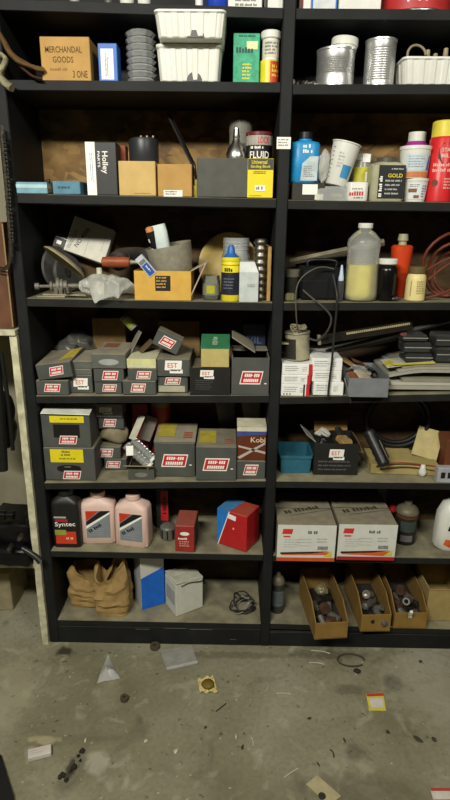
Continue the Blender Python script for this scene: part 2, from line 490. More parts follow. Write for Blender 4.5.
# price tag stuck on the middle upright
o = F(276.5, 290.5, 137, 149, y=-.0012)
lt = obj('tag', box(o.w, .0012, o.h, (o.x, -.0008, o.z+o.h/2), .0002), WPR, unit)
lt['label'] = 'small white paper tag on the middle upright'
bm = faces2d(lines(o.x-o.w*.4, o.x+o.w*.4, o.z+o.h*.15, o.z+o.h*.85, 3, seed=4), lambda x, y: (x, -.0019, y)); obj('lettering', bm, GRY, lt, smooth=None)

# ------------------------------------------------- the wooden cabinet on the left
PLY = mat('bare_plywood_edge', 'b9b598', .85, var=.3, scale=30, bump=.3)
PLYD = mat('grimy_plywood', '4a4638', .85, var=.35, scale=8)
XC = XL-UW-.004
cabt = thing('workbench', 'open wooden bench with pale raw plywood edges left of the black shelving', 'bench', (XC, 0, 0))
ztop = ray(5, 329, 0).z
def rough(bm, s, ax=(0, 2)):
    for v in bm.verts:
        n_ = noise.noise_vector(v.co*25+Vector((s, 0, 0)))*.0022
        v.co.x += n_.x
    return bm
side = bmesh.new()
zs = [i/26*(ztop-.022) for i in range(27)]
rr = [[(-.026, -.012, z), (0, -.012, z), (0, .40, z), (-.026, .40, z)] for z in zs]
rings(side, rr); rough(side, 1); 
obj('side_panel', side, PLY, cabt)
obj('top_board', box(.8, .42, .021, (-.402, .19, ztop-.0105), .002), PLY, cabt)
zsh = ray(20, 566, 0).z
obj('lower_shelf', box(.77, .37, .02, (-.415, .198, zsh-.01), .002), PLY, cabt)

# ================================================================== BUILDERS
def facelines(t, w, d, h, x0, x1, z0, z1, n, m=BLK, face='f', seed=1, name='lettering', off=.0012, fill=.5):
    D = {'f': d, 'r': w, 'l': w, 't': h}[face]
    return prt(t, name, lines(x0, x1, z0, z1, n, seed=seed, fill=fill), m, (face, D), off)
def redlabel(t, d, cx, cz, lw, lh, seed=0, style=0, ang=0, face='f', faded=False):
    """style 0: red lozenge with a white edge and two rows of white marks; style 1: white patch with red marks"""
    s = lh*.22
    T_ = lambda ps: tilt(ps, ang, (cx, cz))
    if style == 0:
        l = prt(t, 'label', T_([para(cx, cz, lw, lh, s)]), WPR, (face, d), .0007)
        p = prt(l, 'label_panel', T_([para(cx, cz, lw*.92, lh*.82, s*.82)]), RED if not faded else mat('faded_red_print', 'b04a3c', .6, var=.2), (face, d), .0011)
        r = []
        for q, zz in enumerate((.18, -.2)):
            n = 8; x0, x1 = cx-lw*.36+zz*s, cx+lw*.36+zz*s
            rnd = random.Random(11+q)
            for i in range(n):
                if q == 0 and i == 4: 
                    a = x0+(x1-x0)*i/n; r.append(rect(a, a+(x1-x0)/n*.7, cz+lh*(zz-.02), cz+lh*(zz+.03))); continue
                a = x0+(x1-x0)*i/n; b_ = a+(x1-x0)/n*.74
                r.append([(a, cz+lh*(zz-.12)), (b_, cz+lh*(zz-.12)), (b_+lh*.05, cz+lh*(zz+.12)), (a+lh*.05, cz+lh*(zz+.12))])
                
        prt(l, 'lettering', T_(r), WPR, (face, d), .0015)
    else:
        l = prt(t, 'label', T_([para(cx, cz+lh*.12, lw*.9, lh*.76, s*.3), rect(cx-lw*.2, cx+lw*.5, cz-lh*.5, cz-lh*.2)]), WPR, (face, d), .0007)
        rd = mat('orange_red_print', 'cc5f48', .5)
        r = words('EST', cx-lw*.04, cz+lh*.13, lw*.54, lh*.38)
        prt(l, 'lettering', T_(r), rd, (face, d), .0011)
        prt(l, 'fine_print', T_(lines(cx-lw*.14, cx+lw*.44, cz-lh*.44, cz-lh*.2, 1, seed=3)), BLK, (face, d), .0011)
    return l
def carton(name, label, cat, o, depth, m, rz=0, group=None, w=None, h=None, rx=0, ry=0, dz=0, bev=.002, part='carton', lid=False):
    w = w or o.w; h = h or o.h
    t = thing(name, label, cat, (o.x, o.y+depth/2, o.z+dz), (rx, ry, rz), group)
    if lid:
        obj(part, box(w, depth, h*.78, None, bev), m, t)
        obj('lid', box(w+.003, depth+.003, h*.3, (0, 0, h*.86), bev), m, t)
    else:
        obj(part, box(w, depth, h, None, bev), m, t)
    t_ = Fit(); t_.t = t; t_.w = w; t_.d = depth+(.003 if lid else 0); t_.h = h; t_.top = o.z+dz+h; t_.o = o
    return t_
def openbox(t, w, d, h, th, m, part='carton', front=None, z0=0):
    """box without a lid; front = lower front edge"""
    bm = bmesh.new()
    box(w, d, th, (0, 0, th/2+z0), 0, bm)
    f = front or h
    box(w, th, f-th, (0, -d/2+th/2, th+(f-th)/2+z0), 0, bm)
    box(w, th, h-th, (0, d/2-th/2, th+(h-th)/2+z0), 0, bm)
    for s in (-1, 1):
        box(th, d-2*th, h-th, (s*(w/2-th/2), 0, th+(h-th)/2+z0), 0, bm)
    return obj(part, bm, m, t)
def partsbox(label, px, k=None, y=None, on=None, depth=.2, style=0, rz=0, lab=(.5, .45, .62, .5), m=None, group='charcoal cartons with red labels', faded=False, seed=0, ang=0, rx=0, ry=0, w=None, lid=False, up=0.0, name='parts_box'):
    o = F(*px, k=k, y=y, on=on, up=up)
    c = carton(name, label, 'box', o, depth, m or GREYBOX, rz, group, rx=rx, ry=ry, w=w, lid=lid)
    if lab:
        u, v, lw, lh = lab
        redlabel(c.t, c.d, (u-.5)*c.w, v*c.h, lw*c.w, lh*c.h, seed, style, ang, faded=faded)
    return c
def bottle(name, label, cat, o, prof, m, seg=28, group=None, part='bottle', rot=(0, 0, 0)):
    """prof: (radius share of half width, height share)"""
    r = o.w/2
    t = thing(name, label, cat, (o.x, o.y+r, o.z), rot, group)
    obj(part, lathe([(a*r, b*o.h) for a, b in prof], seg), m, t, True, 35)
    f = Fit(); f.t = t; f.r = r; f.h = o.h; f.top = o.z+o.h; f.o = o; return f
def cyl(t, name, r, z0, z1, m, seg=28, bev=.0012, cx=0, cy=0):
    b_ = min(bev, (z1-z0)*.3, r*.3)
    return obj(name, lathe([(r-b_, z0), (r, z0+b_), (r, z1-b_), (r-b_, z1)], seg, off=(cx, cy, 0)), m, t, True, 35)
def wrap(t, name, R, z0, z1, a0, a1, m, off=.0007):
    return prt(t, name, [rect(R*R_(a0), R*R_(a1), z0, z1)], m, ('c', R), off)

# ================================================================== SHELF AT THE TOP (things standing above the frame's edge)
Y8 = .03
def topF(x0, x1, h, y=.03):
    o = F(x0, x1, -10, 6, k=8, y=y); o.h = h; o.top = o.z+h; return o
def topbottle(x0, x1, h, m, name, label, cat, y=.03, cap=None, square=False):
    o = topF(x0, x1, h, y); r = o.w/2
    t = thing(name, label, cat, (o.x, y+r, o.z))
    obj('bottle', lathe([(.9*r, 0), (r, .004), (r, h*.6), (.8*r, h*.72), (.35*r, h*.82), (.35*r, h*.9)], 24), m, t, True, 40)
    cyl(t, 'cap', .42*r, h*.88, h, cap or BPLAS, 18)
    return t
topbottle(69, 79, .12, mat('grey_bottle', '8b8d8c', .4), 'bottle', 'small grey bottle on the top shelf, farthest left on it', 'bottle')
topbottle(104, 112, .1, mat('smoke_bottle', '55524c', .4), 'bottle', 'small dark smoky bottle on the top shelf between the grey bottle and white jars', 'bottle')
for i, (a, b_, lb) in enumerate(((119, 133, 'round white jar on the top shelf above the clear plastic sleeve, nearer the middle upright'), (137, 150, 'round white jar on the top shelf above the clear plastic sleeve, right of its twin'))):
    o = topF(a, b_, .09); r = o.w/2
    if i == 0: lb = 'round white jar on the top shelf above the clear plastic sleeve, left of its twin'
    t = thing('jar', lb, 'jar', (o.x, .03+r, o.z), group='white jars on the top shelf')
    obj('jar_body', lathe([(.7*r, 0), (r, .008), (r, .065), (.85*r, .07)], 24), WHITEP, t, True, 40); cyl(t, 'lid', .95*r, .068, .09, BPLAS)
o = topF(196, 202, .15); t = thing('bottle', 'slim white bottle beside the blue bottle on the top shelf', 'bottle', (o.x, .04, o.z)); cyl(t, 'bottle_body', .012, 0, .12, WHITEP); cyl(t, 'cap', .009, .12, .15, WHITEP)
t = topbottle(206, 228, .17, mat('royal_blue_plastic', '1c3fae', .35), 'bottle', 'royal blue plastic bottle on the top shelf left of the white carton', 'bottle', cap=WHITEP)
o = topF(228, 262, .14); c = carton('carton', 'white carton on the top shelf beside the royal blue bottle', 'box', o, .1, WHITE); facelines(c.t, c.w, c.d, c.h, -.03, .04, .003, .04, 3, GRY, seed=2)
o = topF(265, 283, .13); c = carton('carton', 'narrow white carton on the top shelf against the middle upright', 'box', o, .1, WHITE); 
prt(c.t, 'stripe', [rect(-c.w*.5, -c.w*.35, 0, c.h)], BLK, ('f', c.d))
o = topF(300, 311, .13); o2 = carton('carton', 'slim white carton with brown edge on the top shelf just right of middle upright', 'box', o, .1, WHITE); prt(o2.t, 'stripe', [rect(-o2.w*.5, -o2.w*.2, 0, o2.h)], mat('brown_print', '5a2a18'), ('f', o2.d))
o = topF(305.5+6, 337, .13); c = carton('carton', 'pale grey white carton with dark edges above the big silver can', 'box', o, .12, mat('pale_card', 'c9cccd', .6)); [prt(c.t, 'stripe', [rect(a*c.w, (a+.06)*c.w, 0, c.h)], BLUE, ('f', c.d)) for a in (-.5, .44)]
o = topF(339, 381, .13); carton('carton', 'wide plain white carton above the slim silver can on the top shelf', 'box', o, .14, WHITE)
o = topF(386, 462, .16, .02); r = o.w/2
t = thing('tin_can', 'wide red tin can with silver rim on the top shelf at the right', 'can', (o.x, .02+r, o.z))
cyl(t, 'can_body', r*.985, .004, .155, REDD, 48)
obj('rim', lathe([(r*.99, 0), (r*1.02, .003), (r*1.02, .008), (r*.99, .011)], 48), SILV, t, True)
prt(t, 'lettering', words('Fol', -.02, .05, .06, .045), WPR, ('c', r*.985))

# ================================================================== SHELF WITH THE WHITE FOAM TRAYS
o = F(42, 91, 36.5, 74, k=7, y=.03)
c = carton('cardboard_box', 'old kraft cardboard box with dark stencilled lettering beside the blue carton', 'box', o, .14, KRAFT, ry=0)
for s, u, v, ww, hh in (('MERCHANDAL', .47, .72, .74, .14), ('GOODS', .45, .5, .42, .14), ('3 ONE', .78, .18, .3, .16)):
    prt(c.t, 'lettering', words(s, (u-.5)*c.w, v*c.h, ww*c.w, hh*c.h), mat('faded_stencil', '5a4422', .8), ('f', c.d))
prt(c.t, 'fine_print', lines(-c.w*.33, c.w*.1, c.h*.2, c.h*.32, 1, seed=5), mat('faint_stencil', '8a6a36', .8), ('f', c.d))
o = F(99, 118, 43, 77, k=7, y=.03)
c = carton('carton', 'small blue carton with white front panel on the tray shelf', 'box', o, .06, mat('bright_blue_card', '2c62b4', .5, dust=.1))
l = prt(c.t, 'label', [rect(-c.w*.36, c.w*.3, c.h*.08, c.h*.86)], mat('pale_blue_white', 'd8e2e2', .5), ('f', c.d))
prt(l, 'lettering', tilt(lines(-c.h*.33, c.h*.33, c.h*.42, c.h*.52, 2, seed=9), 90, (-.003, c.h*.47)), mat('ochre_print', 'b0803a'), ('f', c.d), .0012)
# clear ribbed sleeve
o = F(124, 155, 27, 79, k=7, y=.02); r = o.w/2
t = thing('plastic_sleeve', 'tall stack of clear ridged plastic cups beside the white foam trays', 'packaging', (o.x, .02+r, o.z))
n = 8
for i in range(n):
    z0 = o.h*i/n; hh = o.h/n
    obj('cup', lathe([(r*.82, z0+.001), (r*.98, z0+hh*.55), (r*1.0, z0+hh*.6), (r*.8, z0+hh*.98)], 12, capa=False, capb=(i == n-1)), CLEAR, t)
def foamtray(label, o, d, h, w, ry=0, rx=0, notch=.12, loc=None):
    t = thing('foam_tray', label, 'tray', loc or (o.x, o.y+d/2, o.z), (rx, ry, 0), 'white ribbed trays')
    bm = loft([(w*.88, d*.88, .012, 0, 0), (w*.9, d*.9, .014, .003, .0022), (w*.97, d*.97, .016, h*.88, .0028), (w*1.02, d*1.02, .018, h*.93, 0), (w*1.02, d*1.02, .018, h, 0), (w*.95, d*.95, .016, h, 0), (w*.85, d*.85, .012, .006, 0)], m=176, ribn=44)
    obj('tray_body', bm, WHITEP, t)
    # thumb notch low on the front
    obj('notch', ngon([(notch*math.cos(a)*w+w*.08, notch*math.sin(a)*w*1.1) for a in [math.pi*i/10 for i in range(11)]], .004, c=(0, -d*.452, .001)), BPLAS, t)
    return t
ZT7 = Z(7, -.45)
o = F(156, 222, 44, 79, k=7, y=.0); foamtray('lower of two stacked white ribbed foam trays on the left bay', o, .2, o.h, o.w*.98)
o2 = F(154, 226, 9.5, 45, y=-.06, on=o.top+.001); o2.z = o.top+.001
foamtray('upper of two stacked white ribbed foam trays, jutting past the shelf edge', o2, .24, min(.135, ray(190, 10, -.06).z-o2.z), o2.w*.98, rx=-1)
o = F(233, 259, 33, 80.5, k=7, y=.02)
c = carton('carton', 'worn green carton with yellow markings left of the middle upright', 'box', o, .09, mat('green_card', '3a9d77', .6, var=.25, scale=60))
l = prt(c.t, 'label', [rect(-.0, c.w*.42, c.h*.68, c.h*.84)], mat('cream_print', 'd8d7a0'), ('f', c.d))
prt(c.t, 'lettering', lines(-c.w*.4, c.w*.42, c.h*.6, c.h*.72, 1, seed=3, fill=.9) + lines(-c.w*.3, c.w*.4, c.h*.9, c.h*.96, 1, seed=8), mat('dark_green_print', '1d4a44'), ('f', c.d), .001)
prt(c.t, 'fine_print', lines(-c.w*.15, c.w*.25, c.h*.05, c.h*.4, 5, seed=13), YEL, ('f', c.d))
obj('flap', ngon([(-c.w*.4, c.h), (c.w*.46, c.h), (c.w*.4, c.h+.008), (-c.w*.1, c.h+.008)], .001, c=(0, c.d*.4, 0)), GREYBOX, c.t)
o = F(263, 283.5, 59.5, 82, k=7, y=.02); r = o.w/2
t = thing('tin_can', 'short yellow and red tin can under the white jar by the upright', 'can', (o.x, .02+r, o.z)); cyl(t, 'can_body', r, 0, o.h, mat('yellow_tin', 'd6c928', .35), 30)
wrap(t, 'label_panel', r, .004, o.h-.003, 5, 80, mat('orange_red_tin', 'bf4526', .4)); prt(t, 'lettering', lines(r*.25, r*1.2, o.h*.25, o.h*.8, 3, seed=6, fill=.7), mat('yellow_ink', 'e0c840'), ('c', r), .0014)
o2 = F(265, 283, 29, 59, y=.02, on=o.top); r = o2.w/2; h = o2.h
t = thing('jar', 'white screw top jar standing on the yellow and red tin', 'jar', (o2.x, .023+r, o.top+.0005)); cyl(t, 'jar_body', r*.96, 0, h*.8, WHITEP, 30)
cyl(t, 'lid', r*1.12, h*.72, h, WHITEP, 30, .003)
wrap(t, 'label', r*.96, h*.1, h*.66, -60, 70, mat('label_cream', 'cfcbb8', .6)); prt(t, 'lettering', lines(-r*.7, r*.9, h*.14, h*.6, 4, seed=21), GRY, ('c', r*.96), .0014)
# right bay
t = thing('metal_fitting', 'small dark steel fittings lump at left of the big silver can', 'hardware', (ray(303, 80, .06).x, .08, Z(7, .12)))
for i in range(5):
    a = random.random()*6; obj('fitting', xform(lathe([(.008, 0), (.012, .003), (.012, .02), (.007, .024), (.007, .04)], 12), (-.035+.016*i, .01*math.cos(a), .013), (90, 0, 30*i)), DSTEEL if i % 2 else STEEL, t, True, 35)
def ribcan(r, h, zs, seg=44):
    pr = [(r*.97, 0), (r*1.02, .002), (r*1.02, .006), (r*.985, .008)]
    for z in zs: pr += [(r*.985, z-.0025), (r*.965, z), (r*.985, z+.0025)]
    pr += [(r*.985, h-.008), (r*1.02, h-.006), (r*1.02, h-.001), (r*.99, h), (r*.97, h-.004)]
    return lathe(pr, seg)
CANM = mat('tin_plate', 'dcdddc', .36, .85, var=.05, scale=12)
o = F(318, 357, 45, 83.5, k=7, y=.02); r = o.w/2
t = thing('tin_can', 'wide bare silver tin can with white lid lying on top', 'can', (o.x, .02+r, o.z), group='bare silver cans'); obj('can_body', ribcan(r, o.h, [o.h*(.35+.045*i) for i in range(9)]), CANM, t, True, 30)
o2 = F(333, 360, 35, 46, on=o.top, y=.03); r2 = o2.w/2
t = thing('lid', 'white plastic screw lid resting on the wide silver can', 'lid', (o2.x, .03+r2, o.top+.001), (0, 4, 0)); obj('lid_rim', lathe([(r2*.94, 0), (r2*.94, .006), (r2, .007), (r2, o2.h*.9), (r2*.95, o2.h), ], 36), WHITEP, t, True, 35)
o = F(366, 397, 36, 83.5, k=7, y=.02); r = o.w/2
t = thing('tin_can', 'narrow bare silver tin can with many ribs beside the white parts tray', 'can', (o.x, .02+r, o.z), group='bare silver cans'); obj('can_body', ribcan(r, o.h, [o.h*(.14+.05*i) for i in range(14)]), CANM, t, True, 30)
o = F(402, 476, 52, 84, k=7, y=.01); foamtray('white ribbed tray holding coils and brass fittings on the right bay', o, .2, o.h*.86, o.w, notch=.0001)
TOPT = o.z+o.h*.86; XT = o.x
t = thing('hose_coil', 'grey beige coil of tubing lying in the white parts tray', 'hose', (ray(418, 48, .06).x, .07, TOPT-.006)); obj('hose', tube([(.03*math.cos(a), 0.008*math.sin(a*1.3), .024+.03*math.sin(a)) for a in [i*.5 for i in range(12)]], .004, 8, sm=3), mat('beige_rubber', '8a8068', .7), t, True)
for i, (px, hh) in enumerate(((428, .045), (436, .035), (446, .05))):
    p = ray(px, 50, .08); t = thing('pipe_fitting', ['tan knobbly fitting in the white tray nearest the tubing coil', 'beige short fitting in the middle of the white tray', 'pale tall pointed fitting at the frame edge of the white tray'][i], 'hardware', (p.x, .08, TOPT-.03), group='fittings in the white tray')
    obj('fitting_body', lathe([(.012, 0), (.014, .01), (.014, hh*.7), (.009, hh*.75), (.007, hh+.02), (.004, hh+.022)], 8), mat('beige_fitting', '9c8f6c', .6, var=.3), t); cyl(t, 'collar', .017, hh*.35, hh*.55, mat('beige_fitting2', 'b0a684', .6), 12)
# strap and cloth hanging at the top left
LEA = mat('worn_leather', '5d4526', .7, var=.35, scale=20); CLO = mat('grimy_cloth', '8a8468', .9, var=.3, scale=30)
P = [ray(a, b_, y_) for a, b_, y_ in ((-4, 30, -.03), (2, 38, -.03), (9, 52, -.03), (18, 60, -.02), (30, 66, 0), (42, 70, .03))]
bm = tube(P, .019, 12, sm=5, flat=.4); crumple(bm, .004, 30, 2); solo('leather_strap', 'worn brown leather strap looping from the left upright to the cardboard box', 'strap', bm, LEA, (0, 0, 0), smooth=True)
P = [ray(a, b_, y_) for a, b_, y_ in ((20, 66, -.008), (27, 72, -.012), (34, 77, -.018), (42, 79, -.015))]
solo('leather_strap', 'short dark reddish strap end lying on the shelf edge under the brown strap', 'strap', tube(P, .008, 8, sm=4, flat=.5), mat('dark_leather', '41261a', .7), (0, 0, 0), smooth=True)
P = [ray(a, b_, -.03) for a, b_ in ((-3, 52), (4, 57), (5, 64), (0, 72), (2, 80), (8, 86), (12, 88))]
bm = tube(P, lambda f: .009+.012*f, 12, sm=5, flat=.6); crumple(bm, .006, 45, 3)
solo('cloth_rag', 'grimy beige rag hanging over the left upright', 'rag', bm, CLO, (0, 0, 0), smooth=True)

# ================================================================== SHELF WITH THE BLUE BOTTLE AND RED SPRAY CAN
BLUC = mat('pale_blue_card', '6f9aa8', .55, var=.15)
o = F(13, 44, 182, 193.5, k=6, y=-.005); c = carton('carton', 'flat pale blue carton at the left end of its shelf', 'box', o, .12, BLUC); prt(c.t, 'stripe', [rect(-c.w*.5, c.w*.5, c.h*.5, c.h*.8)], mat('pale_aqua', 'a5c6cc'), ('f', c.d))
o = F(54, 82, 181, 193.5, k=6, y=.0); c = carton('carton', 'flat dull blue carton between the dark knob and the black and white box', 'box', o, .12, mat('dull_blue_card', '4f7d92', .55, var=.15), rz=-4); facelines(c.t, c.w, c.d, c.h, -c.w*.3, c.w*.2, c.h*.3, c.h*.6, 1, mat('navy_print', '26455a'))
p = ray(48.5, 188, .02)
t = thing('valve_knob', 'round dark greasy knob between the two flat blue cartons', 'hardware', (p.x, .025, Z(6, p.x))); obj('knob', lathe([(.012, 0), (.02, .006), (.023, .018), (.018, .032), (.008, .036)], 14), mat('greasy_brass', '4c4433', .5, .5, var=.3), t, True, 30); obj('stem', lathe([(.006, .034), (.006, .048)], 10), DSTEEL, t, True)
o = F(88, 118, 142, 195.5, k=6, y=.005)
c = carton('carburetor_box', 'upright black carton with a white spine and sideways white lettering', 'box', o, .1, mat('black_card', '26282b', .5, dust=.2))
l = prt(c.t, 'label', [rect(-c.w*.5, -c.w*.19, 0, c.h)], WPR, ('f', c.d)); prt(l, 'lettering', tilt(lines(-c.h*.3, c.h*.3, -.006, .004, 2, seed=3), 90, (0, 0)) and [[(x-c.w*.345, z+c.h*.5) for x, z in p_] for p_ in tilt(lines(-c.h*.3, c.h*.3, -.006, .006, 2, seed=3, fill=.4), -90, (0, 0))], mat('blue_grey_print', '6f86b0'), ('f', c.d), .0012)
prt(c.t, 'lettering', words('Holley', c.w*.1, c.h*.62, c.h*.42, c.w*.24, -90), WPR, ('f', c.d)); prt(c.t, 'lettering', words('PARTS', -c.w*.08, c.h*.68, c.h*.3, c.w*.08, -90), WPR, ('f', c.d))
o = F(119.5, 156, 161, 195.5, k=6, y=.005); c = carton('cardboard_box', 'plain tan cardboard box with the black drum on top', 'box', o, .13, TAN); tanz = c.top
facelines(c.t, c.w, c.d, c.h, -.01, c.w*.4, .003, .009, 1, KRAFTD, seed=7)
o2 = F(127, 157, 135, 161, y=.03, on=tanz); r = o2.w/2
t = thing('oil_filter', 'squat black metal drum sitting on the plain tan box', 'filter', (o2.x, .03+r, tanz+.001)); obj('drum', lathe([(r*.96, 0), (r, .004), (r, o2.h*.78), (r*.94, o2.h*.9), (r*.7, o2.h*.95)], 36), mat('black_enamel', '24282c', .4, dust=.2), t, True, 35)
for i in range(3): cyl(t, 'stud', .006, o2.h*.93, o2.h*1.02, STEEL, 10, cx=-.005+.02*i, cy=-.02)
o = F(118, 126, 145, 161, y=.08, on=tanz); c = carton('carton', 'slim reddish brown carton behind the black drum', 'box', o, .05, mat('red_brown_card', '7c3a20', .6))
o = F(158, 192, 164, 196.5, k=6, y=.01); c = carton('cardboard_box', 'low tan cardboard box with a white sticker at its foot', 'box', o, .12, KRAFT); LOWZ = c.top
l = prt(c.t, 'sticker', [rect(-c.w*.33, c.w*.22, 0, c.h*.2)], WPR, ('f', c.d)); prt(l, 'lettering', lines(-c.w*.28, c.w*.17, c.h*.03, c.h*.17, 2, seed=6), BLK, ('f', c.d), .0012)
A, B = ray(168, 113, .16), ray(194, 166, .1)
bm = box(.022, .006, (A-B).length, (0, 0, 0), .001); q = (A-B).to_track_quat('Z', 'Y').to_matrix(); bmesh.ops.rotate(bm, verts=bm.verts, matrix=q)
for v in bm.verts: v.co += (A+B)/2
solo('flat_bar', 'black flat bar leaning on the back board above the low tan box', 'bar', bm, mat('black_bar', '1c1a18', .5), (0, 0, 0))
p = ray(196, 183, .03); t = thing('battery_clamp', 'small brass coloured round cap wedged beside the dark grey block box', 'hardware', (p.x, .04, Z(6, p.x))); obj('cap_body', lathe([(.009, 0), (.013, .01), (.013, .035), (.007, .04), (.007, .055), (.003, .057)], 16), mat('brass_yellow', 'a99a45', .45, .3), t, True, 35); obj('stem', tube([(0, 0, .05), (-.004, 0, .09), (-.008, 0, .11)], .004, 8), DSTEEL, t, True)
o = F(197, 247, 158, 199, k=6, y=.0); c = carton('sanding_block_box', 'long dark grey carton with a black and yellow end panel', 'box', o, .13, mat('dark_grey_card', '4a4b45', .7, dust=.3), w=None)
o2 = F(247, 272.5, 158, 199, k=6, y=.0); cc = obj('end_panel', box(o2.w, .128, c.h, (c.w/2+o2.w/2, 0, c.h/2), .001), YEL, c.t); cc['label'] = 'yellow end panel'
X0 = c.w/2+.001; X1 = X0+o2.w-.002
l = prt(cc, 'header', [rect(X0, X1, c.h*.72, c.h*.99)], mat('dark_header', '43423a'), ('f', c.d))
prt(cc, 'lettering', words('Universal', (X0+X1)/2-.004, c.h*.91, .05, .012) + words('Sanding Block', (X0+X1)/2, c.h*.79, .064, .011), YEL, ('f', c.d), .0013)
prt(cc, 'fine_print', lines(X0+.018, X1-.02, c.h*.6, c.h*.68, 2, seed=4) + lines(X0+.006, X1-.03, c.h*.03, c.h*.06, 1, seed=9), mat('brown_ink', '5a4a20'), ('f', c.d))
l = prt(cc, 'sticker', [rect((X0+X1)/2-.017, (X0+X1)/2+.017, c.h*.17, c.h*.32)], WPR, ('f', c.d)); prt(l, 'lettering', lines((X0+X1)/2-.013, (X0+X1)/2+.013, c.h*.2, c.h*.29, 1, seed=4, fill=.9), GRY, ('f', c.d), .0012)
SBZ = c.top
o = F(229, 252, 119, 160, k=6, y=.16); r = o.w/2; 
t = thing('canister', 'tall dull grey canister standing behind the dark grey block box', 'can', (o.x, .16+r, o.z)); h = ray(240, 119, .16).z-o.z; cyl(t, 'can_body', r, 0, h, mat('dull_grey_can', '6d6c62', .5, dust=.2)); cyl(t, 'lid', r*1.02, h*.84, h, mat('dull_grey_can', '6d6c62'))
p = ray(236, 158, .07); h = ray(236, 128, .07).z-SBZ; r = .036
t = thing('funnel', 'shiny chrome bell funnel upside down on the dark grey block box', 'funnel', (p.x, .07, SBZ)); obj('bell', lathe([(r*.95, 0), (r, .004), (r*.93, h*.22), (r*.72, h*.4), (r*.4, h*.55), (r*.28, h*.7)], 30), SILV, t, True, 40); obj('spout', lathe([(r*.28, h*.68), (r*.36, h*.72), (r*.3, h*.78), (r*.22, h), (r*.1, h)], 20), SILV, t, True, 35)
o = F(246, 273, 131, 158, y=.035, on=SBZ); r = o.w/2
t = thing('tin_can', 'black fluid tin with a grey and red band on the yellow ended box', 'can', (o.x, .035+r, SBZ+.0005)); cyl(t, 'can_body', r, 0, o.h*.96, mat('black_tin', '18181a', .35), 36)
wrap(t, 'band', r, o.h*.52, o.h*.86, -88, 88, mat('grey_band', '9a958a', .5)); cyl(t, 'rim', r*1.02, o.h*.87, o.h, mat('dark_red_tin', '6a1c1c', .4), 36, .002)
prt(t, 'lettering', words('LOCK', r*.3, o.h*.69, r*.85, o.h*.24), RED, ('c', r), .0014); prt(t, 'lettering', words('FLUID', 0, o.h*.17, r*1.5, o.h*.25), WPR, ('c', r), .0012); prt(t, 'fine_print', lines(-r*.7, r*.7, o.h*.36, o.h*.48, 1, seed=2, fill=.8), WPR, ('c', r), .0012)
# right bay
CYAN = mat('cyan_blue_plastic', '1f86bf', .4)
zt = Z(6, .1)
o = F(300, 316, 181, 199, k=6, y=.03)
c = carton('carton', 'dark low carton with white square under the cyan bottle', 'box', o, .1, mat('dark_brown_card', '2c2620', .6), w=.11, h=.055); l = prt(c.t, 'label', [rect(-.02, .03, .018, .05)], WPR, ('f', c.d)); prt(c.t, 'sticker', [rect(.022, .05, .002, .02)], mat('cream', 'd8d0bd'), ('f', c.d), .0012)
BZ = c.top
o = F(292, 322, 138, 182, y=.04, on=BZ+.001); r = o.w/2; h = ray(307, 140, .04).z-BZ
t = thing('oil_bottle', 'cyan blue bottle with a white torn label and black cap by the middle upright', 'bottle', (.038+r+.006, .04+r*.7, BZ+.001)); obj('bottle_body', loft([(r*1.9, r*1.3, r*.6, 0), (r*2, r*1.4, r*.6, .004), (r*2, r*1.4, r*.6, h*.9), (r*1.85, r*1.25, r*.6, h*.96), (r*.9, r*.9, r*.45, h), (r*.9, r*.9, r*.45, h*1.05)]), CYAN, t, True, 40)
cyl(t, 'cap', r*.5, h*1.04, h*1.2, BPLAS); dd = r*1.4
l = prt(t, 'label', [[(-r*.3, .006), (r*.8, .006), (r*.85, h*.62), (r*.3, h*.62), (-r*.2, h*.45)]], mat('torn_label', 'b6c2c4', .6, var=.2), ('f', dd)); prt(l, 'fine_print', lines(-r*.1, r*.65, .015, h*.4, 6, seed=5), GRY, ('f', dd), .0012)
prt(t, 'lettering', lines(-r*.2, r*.65, h*.66, h*.9, 2, seed=15, fill=.7), WPR, ('f', dd))
bm = bag(.035, .03, .11, 4, 3, .3); b_ = solo('plastic_bag', 'crumpled clear plastic wrap tucked beside the cyan bottle', 'bag', bm, BAGM, (.038+r*2+.02, .06, BZ+.001), smooth=True)
o = F(318, 348, 184, 199.5, k=6, y=.02); t = thing('blister_pack', 'clear blister pack of dark and yellow bits under the white cup', 'packaging', (o.x, .07, o.z)); obj('shell', loft([(.115, .09, .01, 0), (.11, .085, .01, .035), (.09, .07, .01, .045)]), CLEAR, t)
rnd = random.Random(3)
for i in range(9): obj('clip', box(.02, .012, .01, (rnd.uniform(-.04, .04), rnd.uniform(-.025, .0), .007+.0105*(i % 3)), .002, rot=('Z', rnd.uniform(-60, 60))), [BPLAS, mat('dull_yellow', 'a59a2a', .5), DSTEEL][i % 3], t)
